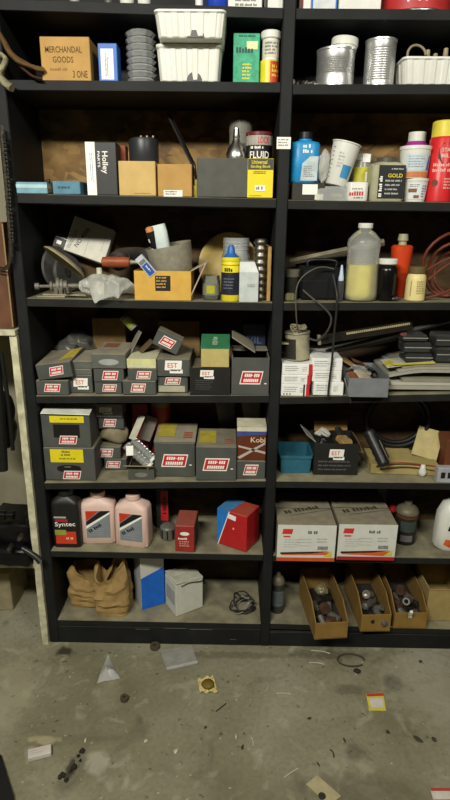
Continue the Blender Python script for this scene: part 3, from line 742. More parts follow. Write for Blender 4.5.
# white cup tilted
p = ray(340, 186, .05); hh = .135
t = thing('plastic_cup', 'white plastic measuring cup tilted to the right beside the glass jar', 'cup', (p.x-.012, .075, Z(6, p.x)+.05), (0, 13, 0)); obj('cup_body', lathe([(.034, 0), (.036, .003), (.046, hh*.97), (.049, hh*.975), (.049, hh), (.044, hh), (.035, .006)], 36), WHITEP, t, True, 40)
prt(t, 'label', [rect(.0, .03, .025, .065)], mat('blue_ink', '3c87b8'), ('k', .036, .0465, hh), .001); prt(t, 'fine_print', lines(-.018, .0, .05, .1, 5, seed=6), mat('pale_grey_ink', 'a9aba6'), ('k', .036, .0465, hh), .001)
prt(t, 'scale_marks', [rect(-.04, -.034, .02+.013*i, .023+.013*i) for i in range(8)], GRY, ('k', .036, .0465, hh), .001)
o = F(347, 368, 182, 201, k=6, y=.01); r = o.w/2; t = thing('jar', 'small square white jar with red lettering below the glass jar', 'jar', (o.x, .01+r, o.z)); obj('jar_body', loft([(r*1.9, r*1.9, r*.4, 0), (r*2, r*2, r*.4, .004), (r*2, r*2, r*.4, o.h*.96), (r*1.9, r*1.9, r*.4, o.h)]), WHITEP, t, True, 40)
prt(t, 'lettering', lines(-r*.85, r*.8, o.h*.25, o.h*.5, 1, seed=12, fill=.9) , RED, ('f', r*2)); prt(t, 'fine_print', lines(-r*.4, r*.6, o.h*.05, o.h*.2, 1, seed=4) + lines(-r*.6, r*.6, o.h*.55, o.h*.68, 1, seed=5), GRY, ('f', r*2)); SJ = o.top
o = F(350, 373, 148, 182, y=.1, k=6); r = o.w/2; h = ray(361, 153, .1).z-o.z
t = thing('glass_jar', 'glass jar with a yellow label and pale lid behind the white cup', 'jar', (o.x+.005, .1+r, o.z)); obj('jar_body', lathe([(r*.9, 0), (r, .006), (r, h*.72), (r*.8, h*.86), (r*.8, h*.9)], 30), mat('milky_glass', '8f9280', .25, alpha=.85), t, True, 40); cyl(t, 'lid', r*.86, h*.86, h, mat('pale_lid', 'b3b5aa', .4), 30)
wrap(t, 'label', r, h*.35, h*.72, -50, 20, mat('yellow_green_label', 'b9b43c', .6)); l = prt(t, 'tag', [rect(-.006, .02, h*.82, h*.98)], WPR, ('f', r*1.75), .001); wrap(t, 'sticker', r, h*.42, h*.62, 8, 45, WPR, .0014)
o = F(370, 404, 158, 201, k=6, y=.01); r = o.w/2; h = o.h
t = thing('varnish_jar', 'clear square jar with a black label and yellow word, dark lid', 'jar', (o.x, .01+r*.8, o.z)); obj('jar_body', loft([(r*1.9, r*1.5, r*.3, 0), (r*2, r*1.6, r*.3, .006), (r*2, r*1.6, r*.3, h*.84), (r*1.7, r*1.4, r*.5, h*.9), (r*1.1, r*1.1, r*.5, h*.94)]), mat('pale_resin', 'aaa98c', .3, alpha=.9), t, True, 40)
cyl(t, 'lid', r*.66, h*.9, h*1.03, mat('dark_lid', '4a463f', .4))
l = prt(t, 'label', [rect(-r*.62, r*.92, h*.06, h*.84)], BLK, ('f', r*1.6)); prt(l, 'lettering', words('GOLD', r*.35, h*.6, r*.85, h*.09), YEL, ('f', r*1.6), .0012)
prt(l, 'fine_print', lines(-r*.2, r*.85, h*.1, h*.5, 4, seed=8, fill=.4) + lines(r*.1, r*.85, h*.71, h*.77, 1, seed=4), mat('pale_ink', 'b5b5ac'), ('f', r*1.6), .0012); prt(l, 'side_lettering', [[(x-r*.45, z+h*.44) for x, z in p_] for p_ in tilt(lines(-h*.34, h*.34, -.005, .006, 1, seed=2, fill=.9), 90, (0, 0))], WPR, ('f', r*1.6), .0012)
o = F(402, 427, 137, 199, k=6, y=.1); r = o.w/2; h = ray(413, 139, .1).z-o.z
t = thing('bottle', 'magenta plastic bottle with white cap behind the stacked white tubs', 'bottle', (o.x, .1+r, o.z)); obj('bottle_body', lathe([(r*.9, 0), (r, .005), (r, h*.8), (r*.95, h*.9), (r*.7, h*.98), (r*.5, h)], 30), mat('magenta_plastic', '9a2f86', .4), t, True, 40); cyl(t, 'cap', r*.68, h*.98, h*1.13, WHITEP)
def tub(label, o, r0, r1, h, z, band=None):
    t = thing('plastic_tub', label, 'tub', (o.x, o.y+r1, z), group='stacked white tubs'); obj('tub_body', lathe([(r0*.97, 0), (r0, .003), (r1*.96, h*.88), (r1*1.0, h*.89), (r1*1.0, h), (r1*.93, h), (r0*.9, .006)], 36), WHITEP, t, True, 35); return t
o = F(405, 430, 178, 201, k=6, y=.012); r = o.w/2; t = tub('lower of two stacked white tubs with small brown pictures on it', o, r*.82, r*1.02, o.h, o.z)
prt(t, 'label', [rect(-r*.7, r*.75, o.h*.1, o.h*.8)], mat('pale_tub_label', 'd5d9de', .5), ('k', r*.82, r*.98, o.h), .001); prt(t, 'picture', [rect(-r*.7, -r*.1, o.h*.4, o.h*.56), rect(-r*.3, r*.1, o.h*.15, o.h*.28)], mat('brown_picture', '7c5c36'), ('k', r*.82, r*.98, o.h), .0016); prt(t, 'fine_print', lines(-r*.6, r*.1, o.h*.6, o.h*.75, 2, seed=3) + lines(r*.25, r*.7, o.h*.15, o.h*.7, 5, seed=4), GRY, ('k', r*.82, r*.98, o.h), .0016)
o2 = F(402, 433, 145, 178, y=.005, on=o.top); r = o2.w/2; t = tub('upper of two stacked white tubs with an orange band', o2, r*.88, r*1.02, o2.h, o.top+.0005)
K = ('k', r*.88, r*.98, o2.h); prt(t, 'band', [rect(-r*1.2, r*1.2, o2.h*.03, o2.h*.2)], mat('orange_band', 'c47a48', .5), K, .001); l = prt(t, 'label', [rect(-r*.8, r*.85, o2.h*.24, o2.h*.74)], mat('pale_blue_label', 'bfccd4', .5), K, .001)
prt(l, 'fine_print', lines(-r*.6, r*.4, o2.h*.28, o2.h*.68, 5, seed=7, fill=.3), GRY, K, .0016); prt(l, 'stripe', [[(r*.55, o2.h*.25), (r*.8, o2.h*.25), (r*.85, o2.h*.7), (r*.7, o2.h*.7)]], BLUE, K, .0016)
o = F(428, 455, 119, 201, k=6, y=.02); r = o.w/2; h = o.h
t = thing('spray_can', 'red spray can with a yellow cap at the right end of its shelf', 'can', (o.x, .02+r, o.z)); obj('can_body', lathe([(r*.95, 0), (r, .003), (r, h*.78), (r*.9, h*.81)], 36), mat('red_can', 'c9242a', .35), t, True, 35)
cyl(t, 'cap', r*.92, h*.79, h, mat('yellow_cap', 'd8c845', .4), 36, .004)
prt(t, 'emblem', [[(r*math.cos(a)*.55-.004, h*.6+r*math.sin(a)*.75) for a in [2*math.pi*i/8+.39 for i in range(8)]]], BLK, ('c', r), .0008); prt(t, 'lettering', words('STA', -.004, h*.64, r*.55, h*.045) + words('BIL', -.004, h*.57, r*.55, h*.045), mat('cream_ink', 'd9c9b0'), ('c', r), .0014)
prt(t, 'fine_print', lines(-r*.9, r*.9, h*.35, h*.48, 2, seed=3, fill=.6) + lines(-.0, r*.9, h*.15, h*.3, 4, seed=5), mat('pink_ink', 'e0b0a0'), ('c', r), .001); prt(t, 'badge', [[(-r*.65+r*.25*math.cos(a), h*.24+r*.25*math.sin(a)) for a in [2*math.pi*i/12 for i in range(12)]]], mat('brown_badge', '6a3a28'), ('c', r), .001)
# ================================================================== SHELF WITH THE CLEAR JUG AND THE YELLOW BOTTLE
GREYM = mat('dusty_grey_metal', '6a675d', .6, .3, var=.3, scale=30, dust=.4)
ALU = mat('dull_aluminium', 'a19c87', .5, .6, var=.2, scale=30)
def disc(bm, r, th, hole=.25):
    return lathe([(r*hole, -th/2), (r*.92, -th/2), (r, -th*.3), (r, th*.3), (r*.92, th/2), (r*hole, th/2)], 36, bm, capa=False, capb=False)
def ringdisc(r, th, hole):
    bm = bmesh.new(); rr = [[(a*r*math.cos(2*math.pi*i/40), a*r*math.sin(2*math.pi*i/40), z) for i in range(40)] for a, z in ((hole, -th/2), (.94, -th/2), (1, 0), (.94, th/2), (hole, th/2))]
    return rings(bm, rr, cyc=True)
p = ray(34, 292, .13); r = .084
solo('brake_disc', 'large dull grey disc standing on edge at the left end beside the lettered box', 'disc', ringdisc(r, .014, .3), mat('dim_grey_disc', '4b4a46', .6, .3, var=.3), (-.797, .2, Z(5, -.8)+r+.002), (82, 0, 60), smooth=True)
p = ray(41, 292, .2); r = .07
solo('brake_disc', 'second dull grey disc standing on edge behind the largest one', 'disc', ringdisc(r, .02, .35), mat('dim_grey_disc', '4b4a46'), (-.765, .2, Z(5, -.75)+r+.002), (82, 0, 60), smooth=True)
# flat plates lying on the shelf edge
for i, (a, b_, yb, dz) in enumerate(((36, 64, 298, 0), (42, 86, 296, .006))):
    o = F(a, b_, yb-3, yb, k=5, y=.01+.01*i)
    solo('metal_strip', ['long pale flat strip lying at the left shelf edge below the discs', 'pale flat strip lying on top of the other strip, reaching under the plastic bag'][i], 'strip', box(o.w, .03, .0055, None, .001), ALU, (o.x, .03+.01*i, o.z+dz+.0005), (0, 0, 4-6*i))
p = ray(60, 285, .08)
t = thing('shaft_assembly', 'dusty shaft with a pale end nut and ridged hub below the oval lid', 'hardware', (p.x, .06, Z(5, p.x)+.036))
bm = lathe([(.004, -.08), (.012, -.08), (.012, -.066), (.006, -.064), (.006, -.03), (.018, -.028), (.018, -.02), (.012, -.018), (.012, -.008), (.03, -.006), (.03, .004), (.024, .006), (.026, .016), (.02, .018), (.02, .03), (.009, .032), (.009, .08)], 16)
obj('shaft', xform(bm, (0, 0, 0), (0, 90, 12)), GREYM, t, True, 30)
for i in range(4): obj('spring_coil', tube([(.045+.012*math.cos(a), -.04+.012*math.sin(a), -.02+.0011*a+.012*i*0) for a in [q*.6 for q in range(32)]], .002, 6), STEEL, t, True) if i == 0 else obj('lug', box(.014, .012, .03, (-.02+.018*i, -.025, -.019), .002), GREYM, t)
# oval lid leaning
A, B = ray(50, 247, .10), ray(85, 276, .06)
cc = (A+B)/2; L_ = (B-A).length; ang = math.degrees(math.atan2(B.z-A.z, B.x-A.x))
solo('hub_cap', 'dusty tan oval lid leaning across the shaft toward the plastic bag', 'lid', lathe([(.002, .01), (L_*.3, .012), (L_*.44, .008), (L_*.5, 0), (L_*.5, -.004), (L_*.47, -.004), (L_*.4, .002), (.002, .005)], 40), mat('dusty_tan', '938869', .7, var=.2), (cc.x, .045, cc.z), (-20, -ang, 0), smooth=True)
# lettered white box tilted
p = ray(90, 250, .14); W_, D_, H_ = .2, .05, .135
t = thing('lettered_box', 'tilted white box with a black end reading NO 4500', 'box', (ray(83, 268, .17).x-.032, .25, Z(5, -.6)+.132), (-14, 19, 0))
obj('carton', box(W_, D_, H_, None, .002), mat('grey_white_card', 'c9c6b9', .6, var=.08), t)
e = prt(t, 'end_panel', [rect(-W_*.5, -W_*.27, 0, H_)], BLK, ('f', D_)); prt(e, 'trim', [rect(-W_*.5, -W_*.27, H_*.28, H_*.3), rect(-W_*.28, -W_*.265, 0, H_), rect(-W_*.45, -W_*.36, H_*.1, H_*.2)], WPR, ('f', D_), .0012)
prt(t, 'lettering', [[(x-W_*.03, z+H_*.5) for x, z in q] for q in words('NO 4500', 0, 0, .085, .016, 72)], BLK, ('f', D_))
prt(t, 'fine_print', [[(x-W_*.17, z+H_*.42) for x, z in q] for q in tilt(lines(-.045, .04, -.006, .008, 2, seed=3), 80, (0, 0))] + [rect(W_*.1, W_*.104, H_*.05, H_*.95), rect(W_*.38, W_*.384, H_*.3, H_*.9)], GRY, ('f', D_))
# black hose ends
p = ray(118, 248, .1); zb = Z(5, p.x)
t = thing('rubber_hose', 'fat black rubber hose elbow lying behind the orange handle', 'hose', (p.x, .2, zb+.12))
obj('hose', tube([(-.015, -.05, 0), (0, 0, .01), (.05, .04, .012), (.1, .05, 0), (.14, .06, -.03)], .036, 18, sm=5), RUB, t, True); obj('clamp', xform(lathe([(.0365, -.006), (.0385, -.006), (.0385, .006), (.0365, .006)], 24, capa=False, capb=False), (-.006, -.02, .006), (75, 0, -15)), DSTEEL, t)
obj('core', xform(lathe([(.026, 0), (.026, .002)], 20), (-.0155, -.0515, 0), (90, 0, -15)), BPLAS, t)
t = thing('rubber_hose', 'second black rubber boot standing between the hose elbow and the grey bowl', 'hose', (ray(146, 290, .15).x+.03, .245, zb)); obj('boot', lathe([(.03, 0), (.04, .01), (.032, .025), (.042, .04), (.034, .055), (.044, .07), (.036, .085), (.046, .1), (.046, .15), (.038, .16)], 24), RUB, t, True, 50)
# orange handle
A, B = ray(101, 262, .06), ray(129, 262.5, .06); L_ = (B-A).length
t = thing('screwdriver', 'tool with an orange brown handle resting on the plastic bag', 'tool', (A.x, .07, A.z), (0, 90, 0))
obj('handle', lathe([(.008, 0), (.0165, .004), (.0185, .02), (.0185, L_*.85), (.016, L_)], 14), mat('orange_brown_grip', '8f4523', .5, var=.2), t, True, 40); obj('shaft', lathe([(.007, L_), (.01, L_+.006), (.007, L_+.012), (.006, L_+.05)], 12), ALU, t, True, 40)
p = ray(97, 272, .05); solo('white_spout', 'small white plastic spout standing under the orange handle', 'spout', lathe([(.016, 0), (.016, .05), (.01, .06), (.01, .1), (.005, .1)], 16), mat('off_white_plastic', 'c6c1ae', .5), (p.x, .085, Z(5, p.x)+.001), smooth=True)
o = F(78, 136, 276, 307, y=-.012, k=5); bm = bag(o.w, .13, .07, 5, 5, .3)
for v in bm.verts:
    if v.co.y < -.048 and v.co.z < .05: v.co.z -= min(.035, (-.048-v.co.y)*1.8)
solo('plastic_bag', 'crumpled clear plastic bag spilling over the shelf edge beside the yellow box', 'bag', bm, BAGM, (o.x, .035, o.z+.001), smooth=True)
# yellow box with bowl on it
YB = mat('golden_card', 'c99f45', .7, var=.08)
o = F(135, 191, 271, 301, k=5, y=.005)
t = thing('cardboard_box', 'open golden card box with a black stamp holding the grey bowl', 'box', (o.x, .005+.0875, o.z)); openbox(t, o.w, .175, o.h, .003, YB); W_, H_ = o.w, o.h; BX = o.x
l = prt(t, 'stamp', [rect(-W_*.13, W_*.14, H_*.32, H_*.84)], BLK, ('f', .175)); prt(l, 'lettering', lines(-W_*.11, W_*.12, H_*.37, H_*.8, 4, seed=6, fill=.5), YB, ('f', .175), .0012)
obj('flap', ngon([(-.045, -.0015), (.045, -.0015), (.045, .0015), (-.045, .0015)], .12, axis='x' if 0 else 'y', c=(0, 0, 0)), YB, t) if 0 else None
fl = obj('flap', xform(box(.055, .16, .003, (.0275, 0, 0), .0005), (W_/2, 0, H_), (0, -28, 0)), mat('pale_flap', 'a3977a', .8), t)
BOXZ = o.z
o2 = F(152, 199, 240, 278, y=.03, on=o.z+.03); r = o2.w/2
t = thing('bowl', 'grey dusty round bowl with curved rim sitting in the golden box', 'bowl', (o2.x-.002, .094, BOXZ+.04), (4, -11, 0)); h = ray(175, 246, .06).z-(BOXZ+.034)
obj('bowl_body', lathe([(r*.5, 0), (r*.6, .004), (r*.76, h*.25), (r*.94, h*.7), (r, h), (r*.95, h), (r*.9, h*.7), (r*.55, .01)], 44), mat('grey_plastic_bowl', '8b8676', .6, var=.15, scale=60), t, True, 50)
# tube standing in the bowl
A, B = ray(165, 256, .06), ray(157, 225, .06); q = (0, math.atan2(B.x-A.x, B.z-A.z), 0)
t = thing('sealant_tube', 'white squeezed tube with a black cap end leaning in the grey bowl', 'tube', A); t.rotation_euler = q; L_ = (B-A).length
obj('tube_body', loft([(.05, .042, .02, 0), (.053, .04, .018, L_*.3), (.058, .03, .012, L_*.75), (.056, .014, .006, L_)], m=32), mat('bluish_white_tube', 'b9c4c0', .5, var=.06), t, True, 40)
A2, B2 = ray(157, 252, .06), ray(149, 228, .05); t = thing('sealant_tube', 'black tube with an orange tip beside the white squeezed tube', 'tube', A2); t.rotation_euler = (B2-A2).to_track_quat('Z', 'Y').to_euler(); L_ = (B2-A2).length
obj('tube_body', lathe([(.012, -.02), (.015, 0), (.015, L_*.85)], 18), BPLAS, t, True, 40); obj('tip', lathe([(.014, L_*.85), (.014, L_*1.0), (.006, L_*1.05)], 16), mat('orange_tip', 'c98b5a', .5), t, True, 40)
prt(t, 'label', [rect(-.008, .008, L_*.45, L_*.6), rect(-.008, .01, L_*.0, L_*.2)], WPR, ('c', .015))
A3, B3 = ray(138, 257, .0), ray(153, 275, .0); L_ = (B3-A3).length; an = math.degrees(math.atan2(B3.z-A3.z, B3.x-A3.x))
t = thing('blue_carton', 'slim white and blue carton lying tilted on the golden box corner', 'box', (A3+B3)/2+Vector((0, .012, 0)), (0, -an, 0)); obj('carton', box(L_, .02, .03, (0, 0, 0), .001), mat('silver_card', 'b6bbc0', .5), t); prt(t, 'label', [rect(-L_*.1, L_*.46, -.012, .012)], mat('deep_blue_ink', '1d4b96'), ('f', .02)); prt(t, 'stripe', [rect(-L_*.3, -L_*.13, -.012, .012)], GRY, ('f', .02)); prt(t, 'lettering', lines(0, L_*.4, -.004, .004, 1, seed=5), WPR, ('f', .02), .0012)
A4, B4 = ray(188.5, 302, .0), ray(207, 262, .02)
t = thing('folded_sheet', 'thin red edged card leaning on the right side of the golden box', 'card', Vector((A4.x, .07, Z(5, A4.x)+.001)), (0, math.degrees(math.atan2(B4.x-A4.x, B4.z-A4.z)), 0)); hh = (B4-A4).length; obj('sheet', box(.004, .12, hh*.96, None, .0005), mat('pinkish_card', 'c4b7a6', .7), t); obj('red_edge', box(.0046, .003, hh*.96, (0, -.0605, hh*.48), .0005), mat('dull_red', 'a89286', .6), t)
o = F(202, 220, 276, 299, k=5, y=.03); r = o.w/2
t = thing('glass_jar', 'small glass jar with a yellow green label beside the yellow bottle', 'jar', (o.x, .03+r, o.z)); obj('jar_body', lathe([(r*.9, 0), (r, .004), (r, o.h*.8), (r*.92, o.h*.86), (r*.92, o.h), (r*.84, o.h), (r*.84, o.h*.86), (r*.9, o.h*.8), (r*.9, .006)], 28), GLASS, t, True, 40)
wrap(t, 'label', r, o.h*.2, o.h*.68, -70, 70, mat('grey_label', '74766a', .6)); wrap(t, 'label_panel', r, o.h*.28, o.h*.6, -30, 25, mat('acid_yellow', 'aaa52a', .6), .0013)
# big cream bowl/hat standing behind
p = ray(222, 297, .2); r = .112
t = thing('enamel_bowl', 'large cream bowl standing on edge behind the yellow bottle', 'bowl', (p.x+.02, .24, Z(5, p.x)+r*1.04), (74, 0, -16)); obj('bowl_body', lathe([(r*.4, -.05), (r*.55, -.048), (r*.85, -.025), (r*.97, 0), (r*1.03, .003), (r*1.03, .006), (r*.94, .004), (r*.8, -.02), (r*.5, -.043)], 40), mat('cream_enamel', 'b09a5c', .5, var=.1), t, True, 50)
o = F(221, 250, 238, 296, k=5, y=.085); r = o.w/2; t = thing('plastic_jar', 'clear upturned plastic jar behind the yellow bottle and pale box', 'jar', (o.x, .085+r, o.z)); obj('jar_body', lathe([(r*.95, 0), (r, .004), (r, o.h*.7), (r*.9, o.h*.75), (r*.9, o.h), ], 28, capa=True), CLEAR, t, True, 40)
for i in range(3): obj('ridge', lathe([(r*.905, o.h*(.8+.06*i)), (r*.94, o.h*(.81+.06*i)), (r*.905, o.h*(.82+.06*i))], 28, capa=False, capb=False), CLEAR, t, True)
# yellow chalk bottle
o = F(221, 240, 245, 301.5, k=5, y=.0); r = o.w/2; h = o.h
t = thing('chalk_bottle', 'yellow squeeze bottle with a blue nozzle cap and dark label', 'bottle', (o.x, r, o.z)); obj('bottle_body', lathe([(r*.92, 0), (r, .004), (r, h*.66), (r*.94, h*.70), (r, h*.72), (r*.98, h*.76), (r*.75, h*.79)], 30), mat('bright_yellow_plastic', 'e0d02a', .4), t, True, 40)
obj('cap', lathe([(r*.8, h*.77), (r*.82, h*.8), (r*.6, h*.82), (r*.42, h*.86), (r*.36, h*.94), (r*.2, h)], 24), mat('cap_blue', '2560a8', .4), t, True, 40)
l = wrap(t, 'label', r, h*.12, h*.52, -88, 88, mat('navy_black_label', '20222e', .45)); prt(l, 'fine_print', lines(-r*.8, r*.5, h*.2, h*.42, 4, seed=8, fill=.4), mat('grey_ink', '6c7080'), ('c', r), .0013); prt(t, 'lettering', lines(-r*.7, r*.5, h*.53, h*.6, 1, seed=9, fill=.9), BLK, ('c', r), .0008); prt(t, 'seam', [rect(-r*1.4, r*1.4, h*.645, h*.655)], BLK, ('c', r*.99), .0008)
# pale gable box
o = F(239, 258, 262, 301.5, k=5, y=.0); h = o.h; w_ = o.w
t = thing('carton', 'pale grey white carton with slanted shoulder right of the yellow bottle', 'box', (o.x, .035, o.z)); bm = ngon([(-w_/2, 0), (w_/2, 0), (w_/2, h*.74), (w_*.28, h), (-w_/2, h)], .07); bmesh.ops.bevel(bm, geom=list(bm.edges), offset=.001, segments=1, affect='EDGES'); obj('carton_body', bm, mat('pale_grey_card', 'b9c0be', .6), t); prt(t, 'lettering', lines(-.005, w_*.4, h*.36, h*.45, 2, seed=5), GRY, ('f', .07))
obj('top_panel', ngon([(-w_*.49, h*.745), (w_*.49, h*.745), (w_*.27, h*.995), (-w_*.49, h*.995)], .0006, c=(0, -.0354, 0)), mat('white_panel', 'd6dad8', .6), t)
# coil spring + tan board
p = ray(260, 299, .06)
t = thing('exhaust_pipe', 'ribbed grey metal flex pipe standing by the middle upright', 'pipe', (p.x-.002, .07, Z(5, p.x))); hh = ray(260, 238, .07).z-Z(5, p.x); pr = []
for i in range(9): pr += [(.019, hh*i/9), (.025, hh*(i+.25)/9), (.025, hh*(i+.55)/9), (.019, hh*(i+.9)/9)]
obj('pipe_body', lathe(pr, 24), STEEL, t, True, 50)
p = ray(268.5, 302, .02); hh = ray(268.5, 247, .02).z-Z(5, p.x)
solo('wood_board', 'thin tan board standing against the middle upright in the left bay', 'board', box(.012, .2, hh, None, .001), mat('tan_board', 'a9884e', .7, var=.2), (min(p.x, -.0075), .13, Z(5, p.x)+.0005))
# ---- right bay
x0 = .048
t = thing('jar', 'dark jar with a dusty lid in the corner by the middle upright, beside black case', 'jar', (ray(290, 300, .08).x+.006, .1, Z(5, .08))); cyl(t, 'jar_body', .026, 0, .08, mat('smoky_jar', '2e2d26', .3)); cyl(t, 'lid', .029, .078, .105, mat('dusty_lid', '5e5a4c', .6)); 
p = ray(288, 297, .02); solo('metal_clip', 'small greenish metal clip at the shelf corner right of the middle upright', 'clip', box(.035, .03, .028, None, .006), mat('greenish_metal', '6e6b48', .6, .3), (.062, .03, Z(5, .06)+.0005))
o = F(300, 345, 268, 300, k=5, y=.05); t = thing('tool_case', 'black plastic case lying behind the clear jug with cables over it', 'case', (o.x, .13, o.z)); obj('case_body', box(o.w, .16, o.h, None, .008), BPLAS, t); obj('handle', tube([(-.05, -.02, o.h-.002), (-.045, -.02, o.h+.022), (.045, -.02, o.h+.022), (.05, -.02, o.h-.002)], .006, 8, sm=3), BPLAS, t, True); obj('seam', box(o.w+.001, .161, .003, (0, 0, o.h*.6), 0), mat('seam_dark', '0a0a0a'), t); CASEZ = o.top
A, B = ray(290, 262, .2), ray(352, 249, .16)
solo('long_bar', 'long greyish beam lying slanted at the back behind the clear jug', 'bar', tube([A, B, B+(B-A)*.5], .012, 4), mat('grey_beige_bar', '7d7662', .6, var=.2), (0, 0, 0))
solo('rolled_mat', 'black rolled mat lying on the black case under the grey beam', 'mat', tube([ray(296, 264, .24), ray(325, 261, .24), ray(348, 259, .24)], .02, 14), RUB, (0, 0, 0), smooth=True)
p = ray(341, 296, .05); t = thing('glue_bottle', 'small dark bottle with a pointed pale blue tip next to the clear jug', 'bottle', (ray(340, 299, .025).x, .032, Z(5, .25))); cyl(t, 'bottle_body', .012, 0, .07, mat('grey_dark_bottle', '3c3c3c', .4)); hh = ray(342, 265, .03).z-Z(5, .25); obj('tip', lathe([(.009, .07), (.0095, .08), (.007, hh*.75), (.003, hh)], 16), mat('pale_blue_tip', 'b6c4da', .4), t, True, 40)
def jug():
    o = F(346.5, 380, 223, 301.5, k=5, y=.0); r = o.w/2; h = o.h
    t = thing('plastic_jug', 'translucent plastic jug half full of pale yellow fluid with white cap', 'bottle', (o.x, r, o.z))
    pr = [(r*.9, 0), (r*1.0, .006), (r*1.02, h*.1), (r*.97, h*.4), (r*.93, h*.6), (r*.96, h*.68), (r*.99, h*.74), (r*.93, h*.8), (r*.6, h*.88), (r*.36, h*.915), (r*.34, h*.95)]
    obj('jug_body', lathe(pr, 40), film('milky_plastic', 'd2d7d2', .24, .25, .2), t, True, 50)
    obj('fluid', lathe([(r*.84, .003), (r*.94, .01), (r*.96, h*.1), (r*.9, h*.4), (r*.885, h*.47)], 40), mat('pale_yellow_fluid', 'ccbf40', .2), t, True, 50)
    obj('cap', lathe([(r*.42, h*.935), (r*.43, h*.94), (r*.43, h*.995), (r*.4, h)], 24), WHITEP, t, True, 40)
jug()
o = F(377, 397, 259, 301.5, k=5, y=.015); r = o.w/2; h = o.h
t = thing('bottle', 'black round bottle with a white cap right of the clear jug', 'bottle', (o.x, .015+r, o.z)); obj('bottle_body', lathe([(r*.92, 0), (r, .004), (r, h*.72), (r*.9, h*.8), (r*.72, h*.84), (r*.72, h*.9)], 30), mat('glossy_black', '0f0d0d', .2), t, True, 40); cyl(t, 'cap', r*.95, h*.86, h, WHITEP, 30, .003)
o = F(390, 411, 240, 299, k=5, y=.09); h = ray(400, 234, .1).z-o.z; r = o.w/2
t = thing('grease_can', 'orange red tapered can with a pale nozzle behind the black bottle', 'can', (ray(400, 299, .1).x, .1+r, o.z)); obj('can_body', lathe([(r*.62, 0), (r*.66, .004), (r*1.0, h*.72), (r*1.02, h*.8), (r*.8, h*.83)], 30), mat('orange_red_plastic', 'c8401a', .4), t, True, 40); obj('nozzle', lathe([(r*.4, h*.82), (r*.36, h*.88), (r*.5, h*.9), (r*.42, h)], 20), mat('pale_nozzle', '9c9a7a', .5), t, True, 40)
o = F(407, 427, 267, 302, k=5, y=.0); r = o.w/2; h = o.h
t = thing('jar', 'small pale yellow bottle with a brown cap near the orange cables', 'bottle', (o.x, r, o.z)); obj('jar_body', lathe([(r*.9, 0), (r, .004), (r*.97, h*.62), (r*.9, h*.74), (r*.74, h*.8)], 30), mat('pale_yellow_plastic', 'd6c88a', .45, var=.06), t, True, 40); cyl(t, 'cap', r*.86, h*.8, h, mat('brown_cap', '5f5030', .5), 30); prt(t, 'label', lines(-r*.2, r*.7, h*.2, h*.6, 6, seed=5) + [rect(-r*.8, -r*.7, h*.15, h*.6)], mat('tan_ink', 'a08c58'), ('c', r))
p = ray(395, 301, .012); solo('spark_plug', 'tiny steel plug lying between the black bottle and pale yellow bottle', 'hardware', xform(lathe([(.004, 0), (.006, .004), (.006, .014), (.009, .016), (.009, .022), (.005, .026), (.005, .036)], 10), (0, 0, .009), (0, 90, 20)), STEEL, (p.x-.012, .012, Z(5, p.x)), smooth=True)
# orange cable coil
rnd = random.Random(5); CAB = mat('rust_orange_cable', '642c18', .6, var=.15)
for i, rr_ in enumerate((.1, .085, .072)):
    cx_, cz_ = ray(448, 270, .12).x+.02*i, Z(5, .7)+rr_*1.12+.005
    pts = [(cx_+rr_*math.cos(a)*(1+.06*math.sin(3*a+i)), .1+.03*i+.02*math.sin(2*a+i), cz_+rr_*1.1*math.sin(a)) for a in [q*2*math.pi/26 for q in range(26)]]
    solo('cable_loop', ['outermost rust orange cable loop standing at the right edge', 'middle rust orange cable loop inside the outermost loop', 'innermost rust orange cable loop at the right edge'][i], 'cable', tube(pts, .0055, 8, cyc=True), CAB, (0, 0, 0), smooth=True, group='orange cables')
for i, (a, b_) in enumerate((((424, 272), (452, 257)), ((428, 280), (452, 262)))):
    solo('cable', ['upper rust orange cable end reaching left from the coil', 'lower rust orange cable end reaching left from the coil'][i], 'cable', tube([ray(*a, .04), (ray(*a, .05)+ray(*b_, .05))/2+Vector((0, 0, .004)), ray(*b_, .05)], .0045, 8, sm=4), mat('rust_orange_cable', ''), (0, 0, 0), smooth=True, group='orange cables')
solo('cable', 'rust brown cable lying flat along the shelf at the right edge', 'cable', tube([ray(412, 299, .04), ray(430, 297, .04), ray(446, 292, .05), ray(455, 286, .06)], .005, 8, sm=4), CAB, (0, 0, 0), smooth=True)
# black cord hanging over the shelf edge
WIRE = mat('grey_wire', '56544a', .6); WIRB = mat('black_wire', '232321', .5)
def wire(label, pts, r, m, name='wire'):
    return solo(name, label, 'wire', tube([ray(*p) for p in pts], r, 8, sm=5), m, (0, 0, 0), smooth=True)
wire('grey wire arching from the black case down to the knotted white can', [(334, 269, .03), (322, 267, .02), (310, 271, .0), (300, 280, -.01), (296, 292, -.014), (296, 310, -.012), (297, 325, .01), (299, 334, .03)], .0024, WIRE)
wire('black cord hanging from the jug shelf down across the white cartons', [(333, 275, .03), (335, 285, .01), (337, 297, -.012), (336, 315, -.012), (334, 335, -.01), (332, 360, -.012), (329, 385, -.012), (328, 398, -.012)], .0042, WIRB, 'cord')
wire('dark grey cord crossing the jug shelf edge and looping below', [(303, 290, .02), (312, 298, .0), (322, 306, -.012), (331, 317, -.014), (328, 330, -.01), (318, 340, .02), (308, 338, .03)], .0036, mat('dark_grey_wire', '3a3934', .6), 'cord')

